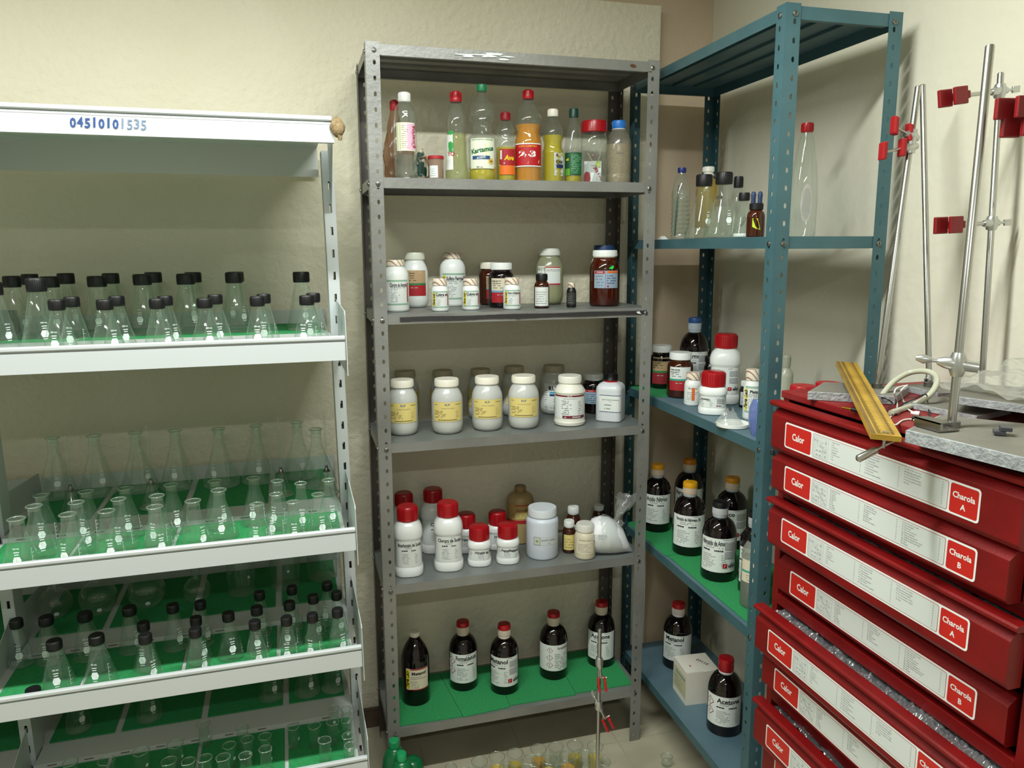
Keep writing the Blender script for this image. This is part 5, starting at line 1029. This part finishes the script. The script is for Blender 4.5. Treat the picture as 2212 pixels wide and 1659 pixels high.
LA2 = ['9. Matraz redondo fondo plano', '10. Probeta graduada de 10ml', '11. Termometro', '12. Tubo de destilacion', '13. Tubo de ensaye', '14. Tubo de hule latex', '15. Tubo de plastico', '16. Tubo de vidrio acodado']
LA3 = ['17. Tubo de vidrio corto y largo', '18. Vaso de metal aislado', '19. Vaso de plastico de 250ml', '20. Vaso de precipitado de 250ml', '21. Vaso de precipitado de 400ml', '22. Vela']
LB1 = ['23. Anillo de metal', '24. Hilo y aguja', '25. Gotero', '26. Resorte', '27. Mechero', '28. Rejilla', '29. Regla', '30. Cable', '31. Caiman', '32. Cordon']
LB2 = ['33. Nuez de barra', '34. Pesas de 20g, 50g y 100g', '35. Mechero bunsen', '36. Matraz', '37. Pinza', '38. Pinza doble', '39. Prisma', '40. Pinza de madera']
LB3 = ['41. Soporte universal con varilla', '42. Tapon trihoradado', '43. Tapon de hule', '44. Tapon de hule perforado', '45. Tela de alambre', '46. Tubo en forma de U', '47. Varilla de aluminio de 15cm', '48. Varilla de fierro de 15cm', '49. Vaso', '50. Manual']
def drawer_label(kind):
    s = Surf(lambda x, z_, L: (-L, -x, z_), 9.); W_, Hh = .495, .0555
    s.rrect(0, W_, -Hh, 0, .006, PW, .0002); s.rrect(.0035, .0875, -Hh + .0035, -.0035, .004, STICK, .0004); s.text('Calor', .046, -Hh / 2 + .001, PW, w=.040, h=.0155, bold=.025, L=.0006)
    s.rrect(.092, .434, -Hh + .0035, -.0035, .004, CRED, .0004); s.rrect(.0928, .4332, -Hh + .0043, -.0043, .0035, mat('#d3dad6', .25), .00055)
    s.rrect(.438, W_ - .0035, -Hh + .0035, -.0035, .004, STICK, .0004); s.text('Charola', .4645, -.021, PW, w=.043, h=.0105, bold=.025, L=.0006); s.text(kind, .4645, -.0385, PW, h=.0098, bold=.025, L=.0006)
    rnd = random.Random(5 if kind == 'A' else 6)
    s.frame(.095, .141, -Hh + .007, -.008, .0004, LGREY, .0008)
    for cx in range(5):
        for cz in range(4):
            x0 = .097 + cx * .0086; z0 = -Hh + .009 + cz * .0092; a, c = rnd.uniform(.004, .0078), rnd.uniform(.003, .0078)
            s.frame(x0, x0 + a, z0, z0 + c, .0004, LGREY, .0008)
            if rnd.random() < .6: s.frame(x0 + a * .3, x0 + a * .7, z0 + c * .3, z0 + c * .7, .0005, INKG, .0009)
    if kind == 'B': s.poly([(.097, -.010), (.0976, -.0095), (.139, -Hh + .010), (.1384, -Hh + .0095)], INKG, .001)
    cols = ((LA1, .150), (LA2, .245), (LA3, .340)) if kind == 'A' else ((LB1, .150), (LB2, .245), (LB3, .340))
    for lst, x0 in cols:
        for k, tx in enumerate(lst):
            s.text(tx, x0, -.0085 - k * (.0049 if kind == 'A' else .0042), INKG, h=.0026, align='l', fit=.078, L=.0008)
        for k in range(9): s.rect(x0 + .082, x0 + .083, -.010 - k * .0045, -.008 - k * .0045, INKG, .0008)
    return s
labs = {}
DRW = [('A', 1.005, 1.307, 0), ('B', 1.010, 1.209, 0), ('A', 1.010, 1.093, -.010), ('B', 1.041, .962, 0), ('A', .992, .831, -.006), ('B', 1.015, .729, 0), ('A', 1.002, .592, -.006), ('B', 1.030, .497, 0), ('A', 1.0, .345, -.006), ('B', 1.01, .25, 0)]
for k, (kd, x0, zl, o_) in enumerate(DRW):
    yl, yr = CY0 - .026, CY1 + .018
    t = bpy.data.objects.new('drawer', None); COL.objects.link(t); t.parent = cab; t.location = (0, 0, 0)
    a = zl + o_
    if kd == 'A':
        MB().use(CAB).prism([(x0 + .032, a + .018), (x0 + .013, a + .020), (x0, a + .007), (x0, a - .064), (x0 + .008, a - .074), (x0 + .032, a - .074)], yl, yr).build('front_panel', t, bevel=.0012)
        MB().use(CAB).prism([(x0 + .018, a + .0175), (x0 + .018, a + .027), (x0 - .001, a + .0265), (x0 - .005, a + .030), (x0 - .005, a + .035), (x0 - .001, a + .038), (x0 + .022, a + .038), (x0 + .024, a + .0175)], yl + .006, yr - .012).build('handle_rail', t, bevel=.001)
    else:
        MB().use(CAB).prism([(x0 + .032, a + .018), (x0 + .016, a + .018), (x0, a + .004), (x0, a - .060), (x0 + .008, a - .068), (x0 + .032, a - .068)], yl - .002, yr + .016).build('front_panel', t, bevel=.0012)
    yi0, yi1 = yl - .008, yr + .012
    b = MB().use(CAB).box((x0 + .032, yi0 - .002, a - .066), (1.40, yi0, a + .014)).box((x0 + .032, yi1, a - .066), (1.40, yi1 + .002, a + .014)).box((x0 + .032, yi1, a - .068), (1.40, yi0, a - .066)); b.build('tray_body', t)
    if kd not in labs:
        lo = drawer_label(kd).done('printed_label', t, loc=(x0, -1.131, zl + (-.003 if o_ else 0))); labs[kd] = lo
    else:
        lo = labs[kd].copy(); COL.objects.link(lo); lo.parent = t; lo.location = (x0, -1.131, zl + (-.003 if o_ else 0))
    if kd == 'A' and k in (2, 4, 6):
        BUB = MC.get('bub') or thin('#c9cfd2', .6, .14, .22, '#c9ced2', rough=.12, power=1.4, name='bubble_wrap'); MC['bub'] = BUB
        o = crump(lambda a_, b_: (x0 + .036 + .075 * b_, yi0 - .006 + (yi1 - yi0 + .012) * a_, a + .010 + .020 * (.5 + .5 * nz(a_ * 14, b_ * 2, k)) + .0035 * abs(math.sin(a_ * 170)) * abs(math.sin(b_ * 24)) + .006 * nz(a_ * 50, b_ * 9, k)), 300, 22, 'bubble_wrap', BUB)
        tag(o, 'crumpled bubble wrap showing over the rail of the %s open tray' % {2: 'second', 4: 'third', 6: 'fourth'}[k], 'bubble wrap', 'bubble wrap in the trays'); o['kind'] = 'stuff'
    t.name = 'drawer'
# ---------------------------------------------------------------- on top of the cabinet
SLATE = noisy('#6c6a60', '#7b796f', 9, .7, bump=.15, bscale=90); SLATEE = noisy('#8a8f90', '#a3a9aa', 60, .7, bump=.4, bscale=160)
def plate(parent, pts, z0, z1, name='base_plate'):
    n = len(pts); b = MB().use(SLATEE).add([(x, y, z0) for x, y in pts] + [(x, y, z1 - .001) for x, y in pts], [tuple(range(n))[::-1]] + [(i, (i + 1) % n, (i + 1) % n + n, i + n) for i in range(n)])
    cx = sum(p[0] for p in pts) / n; cy = sum(p[1] for p in pts) / n; sh = [(cx + (x - cx) * .975, cy + (y - cy) * .975) for x, y in pts]
    b.add([(x, y, z1 - .001) for x, y in pts] + [(x, y, z1) for x, y in sh], [(i, (i + 1) % n, (i + 1) % n + n, i + n) for i in range(n)]); b.use(SLATE).add([(x, y, z1) for x, y in sh], [tuple(range(n))])
    return b.build(name, parent)
def stand(label, base, z0, z1, bot, top, r=.0062):
    bx_ = sum(p[0] for p in base) / len(base); by_ = sum(p[1] for p in base) / len(base)
    t = thing('lab_stand', label, 'lab stand', (bx_, by_, z0)); o = Vector((bx_, by_, z0))
    plate(t, [(x - bx_, y - by_) for x, y in base], 0, z1 - z0)
    MB().use(STEEL).tube([Vector(bot) - o, Vector(top) - o - (Vector(top) - Vector(bot)).normalized() * .002, Vector(top) - o], [r, r, r * .8], 18).build('rod', t, smooth=40)
    MB().use(STEELD).tube([Vector(bot) - o, Vector(bot) - o + Vector((0, 0, .010))], r * 1.9, 16).build('rod_collar', t, smooth=40)
    return t
# far board with its rod, middle board, front board
r1b = Vector((1.199, -1.172, 1.38)); r1t = on(1984, 186, 0, 1.25)
stand('rod stand whose grey board lies at the far left of the cabinet top', [(1.030, -1.165), (1.14, -1.075), (1.28, -1.175), (1.165, -1.262)], ZT + .001, ZT + .018, (r1b.x, r1b.y, ZT + .0185), r1t)
r2b = Vector((1.335, -1.175, ZT + .015)); r2t = on(1993, 183, 0, 1.345)
stand('rod stand with upright rod behind the tubing loop', [(1.295, -1.14), (1.44, -1.14), (1.44, -1.24), (1.295, -1.24)], ZT + .001, ZT + .014, (r2b.x, r2b.y, ZT + .0145), r2t)
r3b = on(2056, 912, 2, ZT + .03); r3t = on(2139, 97, 0, r3b.x + .02)
CP = [on(1956, 936, 2, ZT + .016), on(2030, 898, 2, ZT + .02), Vector((1.25, -1.62, 0)), Vector((1.17, -1.71, 0)), Vector((.985, -1.71, 0))]
stand('tall rod stand on the nearest grey board at the front of the cabinet top', [(p.x, p.y) for p in CP], ZT + .001, ZT + .022, (r3b.x, r3b.y, ZT + .0225), r3t, r=.0068)
r4b = Vector((1.40, -1.262, ZT + .03)); r4b = on(2121, 832, 0, 1.40); r4t = on(2162, 157, 0, 1.39)
stand('rod stand wrapped in clear plastic at the back of the cabinet top', [(1.32, -1.32), (1.445, -1.25), (1.445, -1.36), (1.36, -1.44)], ZT + .001, ZT + .02, (r4b.x, r4b.y, ZT + .0205), r4t)
b = MB().use(STEELD); c = Vector((r3b.x, r3b.y, ZT + .022)); o_ = MB().use(STEELD).box((-.022, -.03, .001), (.02, .022, .003)).box((-.022, -.03, .003), (-.019, .022, .016)).box((-.022, -.03, .014), (.004, .022, .016)).build('rod_bracket', None, loc=(c.x - .034, c.y - .0, c.z + .0002)); tag(o_, 'folded steel bracket at the foot of the tall front rod', 'bracket')
def lerp_on(b_, t_, v):  # point of a rod seen at pixel row v
    lo, hi = 0., 1.
    for _ in range(40):
        m_ = (lo + hi) / 2; p = b_ + (t_ - b_) * m_; q = p - CAM; vv = 829.5 - FPX * q.dot(UPV) / q.dot(FWD)
        if vv > v: lo = m_
        else: hi = m_
    return b_ + (t_ - b_) * ((lo + hi) / 2)
def toward(p, u, v, bias=0.):  # direction from p to where pixel (u, v) crosses the upright plane through p facing the room
    n = Vector((FWD.x, FWD.y, 0)).normalized(); r_ = ray(u, v); t_ = (p - CAM).dot(n) / r_.dot(n); q = CAM + r_ * t_; d = q - p; return d + n * bias * d.length, d.length
LH = Vector((RGT.x, RGT.y, 0)).normalized()
for lab, rb, rt_, v0, (u1, v1), bias, gap, sd in (
    ('upper clamp with two open red jaws on the far-left rod', r1b, r1t, 293, (1926, 273), -.1, .040, None),
    ('lower clamp with two open red jaws on the far-left rod', r1b, r1t, 318, (1900, 330), -.1, .046, None)):
    p = lerp_on(rb, rt_, v0); d, L = toward(p, u1, v1, bias)
    t = thing('lab_clamp', lab, 'clamp', p); dn = d.normalized(); up = Vector((0, 0, 1)); sd_ = dn.cross(up).normalized(); O = Vector((0, 0, 0))
    MB().use(CAST).tube([O - dn * .016, O, O + dn * .014], [.006, .012, .009], 12).tube([Vector((0, 0, -.012)), Vector((0, 0, .012))], .0105, 12).build('boss_head', t, smooth=50)
    MB().use(STEEL).tube([O + dn * .012, O + dn * (L - .004)], .0032, 8).build('arm', t, smooth=50)
    RJ = mat('#9a1319', .38)
    for f_ in (L - .004, L - gap): MB().use(RJ).obox(O + dn * f_ + up * .002, dn, up, sd_, .0055, .018, .010).build('jaw', t, bevel=.003)
for lab, rb, rt_, v0, (u1, v1) in (
    ('clamp with side-on red jaws high on the plastic-wrapped rod', r4b, r4t, 197, (2022, 218)),
    ('clamp with side-on red jaws halfway up the plastic-wrapped rod', r4b, r4t, 482, (2014, 488))):
    p = lerp_on(rb, rt_, v0); d, L = toward(p, u1, v1, -.25)
    jaw_clamp('lab_clamp', lab, p, d, L, Vector((FWD.x, FWD.y, 0)), jawgap=.020, jaw=(.030, .020, .034), stag=.009)
# stand beyond the right edge of the photograph carrying two more clamps and a boss
r5b = Vector((1.33, -1.60, ZT + .012)); r5t = Vector((1.33, -1.60, 2.0))
stand('rod stand at the near right corner of the cabinet top', [(1.27, -1.55), (1.44, -1.55), (1.44, -1.70), (1.27, -1.70)], ZT + .001, ZT + .012, r5b + Vector((0, 0, .0005)), r5t)
for lab, v0, (u1, v1) in (('higher of the two red-jawed clamps at the right edge of the view', 236, (2146, 240)), ('lower of the two red-jawed clamps at the right edge of the view', 276, (2160, 278))):
    p = lerp_on(r5b, r5t, v0); d, L = toward(p, u1, v1, -.1); jaw_clamp('lab_clamp', lab, p, d, L, Vector((FWD.x, FWD.y, 0)), jawgap=.020, jaw=(.030, .020, .032), stag=.009)
def boss(lab, p, d, sc=1., screw=True, tail=.03):
    t = thing('boss_head', lab, 'clamp', p); d = Vector(d).normalized(); O = Vector((0, 0, 0))
    b = MB().use(CAST).tube([O - d * .030 * sc, O - d * .020 * sc, O, O + d * .012 * sc, O + d * tail * sc], [.0055 * sc, .0095 * sc, .0125 * sc, .0095 * sc, .009 * sc], 16)
    b.tube([Vector((0, 0, -.020 * sc)), Vector((0, 0, -.010 * sc)), Vector((0, 0, .010 * sc)), Vector((0, 0, .020 * sc))], [.009 * sc, .0125 * sc, .0125 * sc, .009 * sc], 14); b.use(BLACK2).tube([O + d * (tail * sc + .0003), O + d * (tail * sc + .001)], .0045 * sc, 12); b.build('casting', t, smooth=45)
    if screw: MB().use(CAST).tube([O - d * .030 * sc, O - d * .040 * sc], .003 * sc, 8).tube([O - d * .038 * sc, O - d * .050 * sc, O - d * .062 * sc], [.004 * sc, .008 * sc, .004 * sc], 10).build('wing_screw', t, smooth=60)
    return t
p = lerp_on(Vector((r3b.x, r3b.y, ZT + .0225)), r3t, 787); d, L = toward(p, 2092, 790, -.5); boss('cast boss head with wing screw low on the tall front rod', p, d, 1.0, tail=.030)
p = lerp_on(r2b, r2t, 818); d, L = toward(p, 1990, 822, -.8); boss('small cast boss head at the foot of the rod behind the tubing loop', p, d, .62, False, .022)
p = lerp_on(r5b, r5t, 742); d, L = toward(p, 2196, 742, -.5); boss('boss head jutting in at the right edge of the view', p, d, .8, True, max(.02, L / .8))
# wooden ruler with metal handle
def seg(u, v, x): return on(u, v, 0, x)
A0 = seg(1914, 946, .900); B0_ = seg(1828, 786, 1.22)
ax_ = (B0_ - A0).normalized(); wd = (RGT - ax_ * RGT.dot(ax_)).normalized(); wd = (wd + Vector((0, 0, -.02))).normalized(); up_ = wd.cross(ax_).normalized(); up_ = up_ if up_.z > 0 else -up_
LN = (B0_ - A0).length; WOOD = noisy('#a07c26', '#b99634', 14, .4, stretch=(1, 1, 1), detail=5); WOODD = noisy('#5f4a26', '#7a6030', 20, .5)
t = thing('wooden_ruler', 'yellow wooden ruler-like lever with metal handle lying across the cabinet edge', 'ruler', A0)
MB().use(WOOD).obox(ax_ * LN / 2, ax_, wd, up_, LN / 2, .0225, .0045).build('wood_strip', t)
s = Surf(lambda x, y, L: tuple(ax_ * x + wd * y + up_ * (.0045 + L)), 9.); s.rect(.002, LN - .002, -.0222, -.0150, WOODD, .0003)
for k in range(int(LN / .0042)): s.rect(.006 + k * .0042, .0072 + k * .0042, -.0125, -.0065 if k % 5 else -.0035, INK, .0005)
for k in range(int(LN / .010)): s.rect(.008 + k * .010, .0095 + k * .010, .004, .0125, WOODD, .0005); s.rect(.011 + k * .010, .013 + k * .010, .009, .014, INK, .0005)
s.done('scale_marks', t)
MB().use(STEEL).tube([ax_ * .012 + wd * .000 + up_ * .0046, ax_ * .012 + up_ * .007], .0045, 14).tube([ax_ * .010 - up_ * .0046, ax_ * .010 - up_ * .020], .0028, 10).build('screw', t, smooth=40)
hd_ = (-RGT * .9 - UPV * .45).normalized(); hc = ax_ * .010 - up_ * .017
MB().use(STEEL).tube([hc + -hd_ * .022, hc + hd_ * .018], .0022, 8).tube([hc + hd_ * .012, hc + hd_ * .014, hc + hd_ * .046, hc + hd_ * .049], [.0048, .0062, .0062, .003], 16).build('handle', t, smooth=40)
# tubing loop, leads, small pieces
def curve_px(pts, r, M_, name, label, cat, seg_=10, closed=False):
    P = [Vector(p) for p in pts]; out = []
    n = len(P)
    for i in range(n if closed else n - 1):
        p0, p1, p2, p3 = P[(i - 1) % n] if closed or i else P[0], P[i % n], P[(i + 1) % n], P[(i + 2) % n] if closed or i + 2 < n else P[-1]
        for k in range(8): t_ = k / 8; out.append(.5 * ((2 * p1) + (p2 - p0) * t_ + (2 * p0 - 5 * p1 + 4 * p2 - p3) * t_ ** 2 + (3 * p1 - p0 - 3 * p2 + p3) * t_ ** 3))
    out.append(P[0] if closed else P[-1]); o = MB().use(M_).tube(out, r, seg_).build(name, smooth=70)
    return tag(o, label, cat)
def q(u, v, x=None, z_=None): return on(u, v, 2, z_) if z_ is not None else on(u, v, 0, x)
curve_px([q(1902, 858, 1.16), q(1930, 825, 1.20), q(1965, 805, 1.24), q(2000, 802, 1.25), q(2021, 812, 1.25), q(2022, 832, 1.22), q(2005, 856, 1.19), q(1970, 876, z_=ZT + .006), q(1925, 892, z_=ZT + .006)], .0058, mat('#b9bba6', .25), 'rubber_tubing', 'looped cloudy rubber tubing standing up on the cabinet top', 'tubing', 14)
WIRE = mat('#e8e6e2', .4); BW = mat('#16161a', .5)
curve_px([q(1957, 833, 1.18), q(1938, 838, 1.15), q(1932, 850, 1.13), q(1938, 868, z_=ZT + .004), q(1936, 890, z_=ZT + .002), q(1922, 903, z_=ZT + .002), q(1933, 918, z_=ZT + .002), q(1950, 908, z_=ZT + .002), q(1970, 906, z_=ZT + .002), q(1988, 914, z_=ZT + .002)], .0016, WIRE, 'earphone_cable', 'thin white earphone cable looping over the cabinet top', 'cable', 8)
curve_px([q(1960, 832, 1.18), q(1946, 845, 1.14), q(1950, 862, z_=ZT + .006), q(1960, 882, z_=ZT + .003), q(1975, 892, z_=ZT + .003)], .0016, WIRE, 'earphone_cable', 'second white earphone cable running to the bud behind', 'cable', 8)
for (u, v), lab in (((1978, 893), 'white earphone bud standing behind the other one'), ((1999, 914), 'white earphone bud lying nearest the front grey board')):
    p = q(u, v, z_=ZT + .006); o = MB().use(WIRE).tube([p + Vector((-.006, .006, 0)), p, p + Vector((.004, -.005, 0))], [.002, .0048, .0052], 14).use(STEELD).tube([p + Vector((.004, -.005, 0)), p + Vector((.0048, -.006, 0))], .003, 12).build('earphone_bud', smooth=60); tag(o, lab, 'earphone')
curve_px([q(1895, 857, 1.15), q(1915, 862, 1.14), q(1928, 872, z_=ZT + .006), q(1915, 884, z_=ZT + .004), q(1908, 894, z_=ZT + .003), q(1925, 898, z_=ZT + .003), q(1945, 876, z_=ZT + .008), q(1975, 862, 1.17), q(2000, 852, 1.18), q(2004, 872, z_=ZT + .010), q(2008, 905, z_=ZT + .003)], .0013, BW, 'black_lead', 'thin black lead curling around the tubing loop', 'cable', 8)
p0, p1 = q(1840, 884, z_=ZT + .005), q(1868, 889, z_=ZT + .005); dd = (p1 - p0).normalized()
t = thing('banana_plug', 'black and brass banana plug lying under the wooden ruler', 'plug', p0); MB().use(BLACK).tube([Vector((0, 0, 0)), dd * .034], .0042, 12).build('sleeve', t, smooth=50); MB().use(mat('#a8812c', .3, 1)).tube([-dd * .001, -dd * .020], .0024, 10).build('pin', t, smooth=50)
p = q(1986, 907, z_=ZT + .003); o = MB().use(BLACK2).obox(p + Vector((.012, 0, .001)), (.8, .6, 0), (-.6, .8, 0), (0, 0, 1), .012, .020, .003).build('black_adapter', bevel=.001); tag(o, 'flat black adapter lying between the earphones and the front board', 'adapter')
p = q(1934, 896, z_=ZT + .0015); o = MB().use(mat('#8c7a70', .4)).tube([p + Vector((.007 * math.cos(a * .449), .007 * math.sin(a * .449), .006 * abs(math.sin(a * .449)))) for a in range(15)], .0013, 8).build('metal_ring', smooth=60); tag(o, 'small dark metal ring beside the wooden ruler', 'ring')
for k, (u, v, h0) in enumerate(((2158, 938, 0), (2172, 930, .007))):
    p = q(u, v, z_=ZT + .023 + h0); o = MB().use(mat('#3c3f44', .4)).obox(p + Vector((0, 0, .0035)), (.75, -.66, 0), (.66, .75, 0), (0, 0, 1), .008 , .011, .0033).build('block_magnet', bevel=.0008); tag(o, ['lower dark block magnet on the front grey board', 'upper dark block magnet stacked on the front grey board'][k], 'magnet')
# board under plastic and the plastic itself
o = plate(None, [(1.17, -1.40), (1.31, -1.29), (1.42, -1.42), (1.26, -1.60)], ZT + .030, ZT + .044, 'grey_board'); tag(o, 'grey board under the crumpled clear plastic sheet', 'board')
o = plate(None, [(1.165, -1.285), (1.285, -1.262), (1.31, -1.40), (1.19, -1.435)], ZT + .001, ZT + .012, 'grey_slab'); tag(o, 'thin grey slab lying in the middle of the cabinet top', 'board')
PL = thin('#dfe0da', .45, .06, .24, '#e6e6de', rough=.18, power=1.8, name='plastic_sheet')
o = crump(lambda a_, b_: (1.22 + .22 * a_, -1.30 - .36 * b_ + .02 * nz(a_ * 4, 1, 1), ZT + .052 + .022 * nz(a_ * 4, b_ * 5, 2) + .008 * nz(a_ * 13, b_ * 14, 5) + .035 * a_ * a_ - .02 * (b_ > .9) * (b_ - .9) * 10), 60, 60, 'plastic_sheet', PL); tag(o, 'crumpled clear plastic sheet over the boards at the back of the cabinet', 'plastic sheet')
# red-lidded pots and a white bottle in the gap behind the cabinet
for k, (u, v, wpx) in enumerate(((1735, 831, 58), (1790, 825, 58))):
    p = on(u, v, 1, -.985); r = min(px_r(u, wpx, p), .036); zt_ = p.z - .002
    t = thing('lidded_pot', ['red-lidded pot', 'red-lidded pot'][k] + [' just behind the far left corner of the cabinet', ' behind the far board of the cabinet top'][k], 'pot', (p.x, -.985, .0005)); MB().use(MILK).lathe([(r * .9, 0), (r * .92, zt_ - .022)], 30).build('pot_body', t, smooth=40); MB().use(RED).lathe([(r * .97, zt_ - .022), (r, zt_ - .02), (r, zt_ - .003), (r * .95, zt_)], 32).build('lid', t, smooth=40)
P, R, H = place(1697, 34, 768, BZ[2], x=1.33)
vessel('plastic_bottle', 'small milky white bottle on the middle blue shelf seen right of the near post', 'bottle', None, P, R, H, None, FROST, [FROST], body=[(.9, 0), (1, .03), (1, .66), (.95, .72), (.6, .78), (.5, .80)], caps=[('cap', [(.50, .80), (.55, .82), (.55, .98), (.5, 1)])], fill=(mat('#d8d6c8', .5), 0, .7))
# the tipped cap lying at the left of the third tray
p = on(72, 1494, 2, DN[3] + .02); t = vessel('flask_cap', 'loose black screw cap lying at the left front of the third glass tray', 'cap', None, Vector((max(p.x, -.7), -.655, DN[3] + .0045)), .0165, .024, None, BLACK, [BLACK], body=[(.95, 0), (1, .05), (1, .9), (.95, 1)], caps=[('rim', [(1.0, .02), (1.03, .05), (1.0, .1)])])
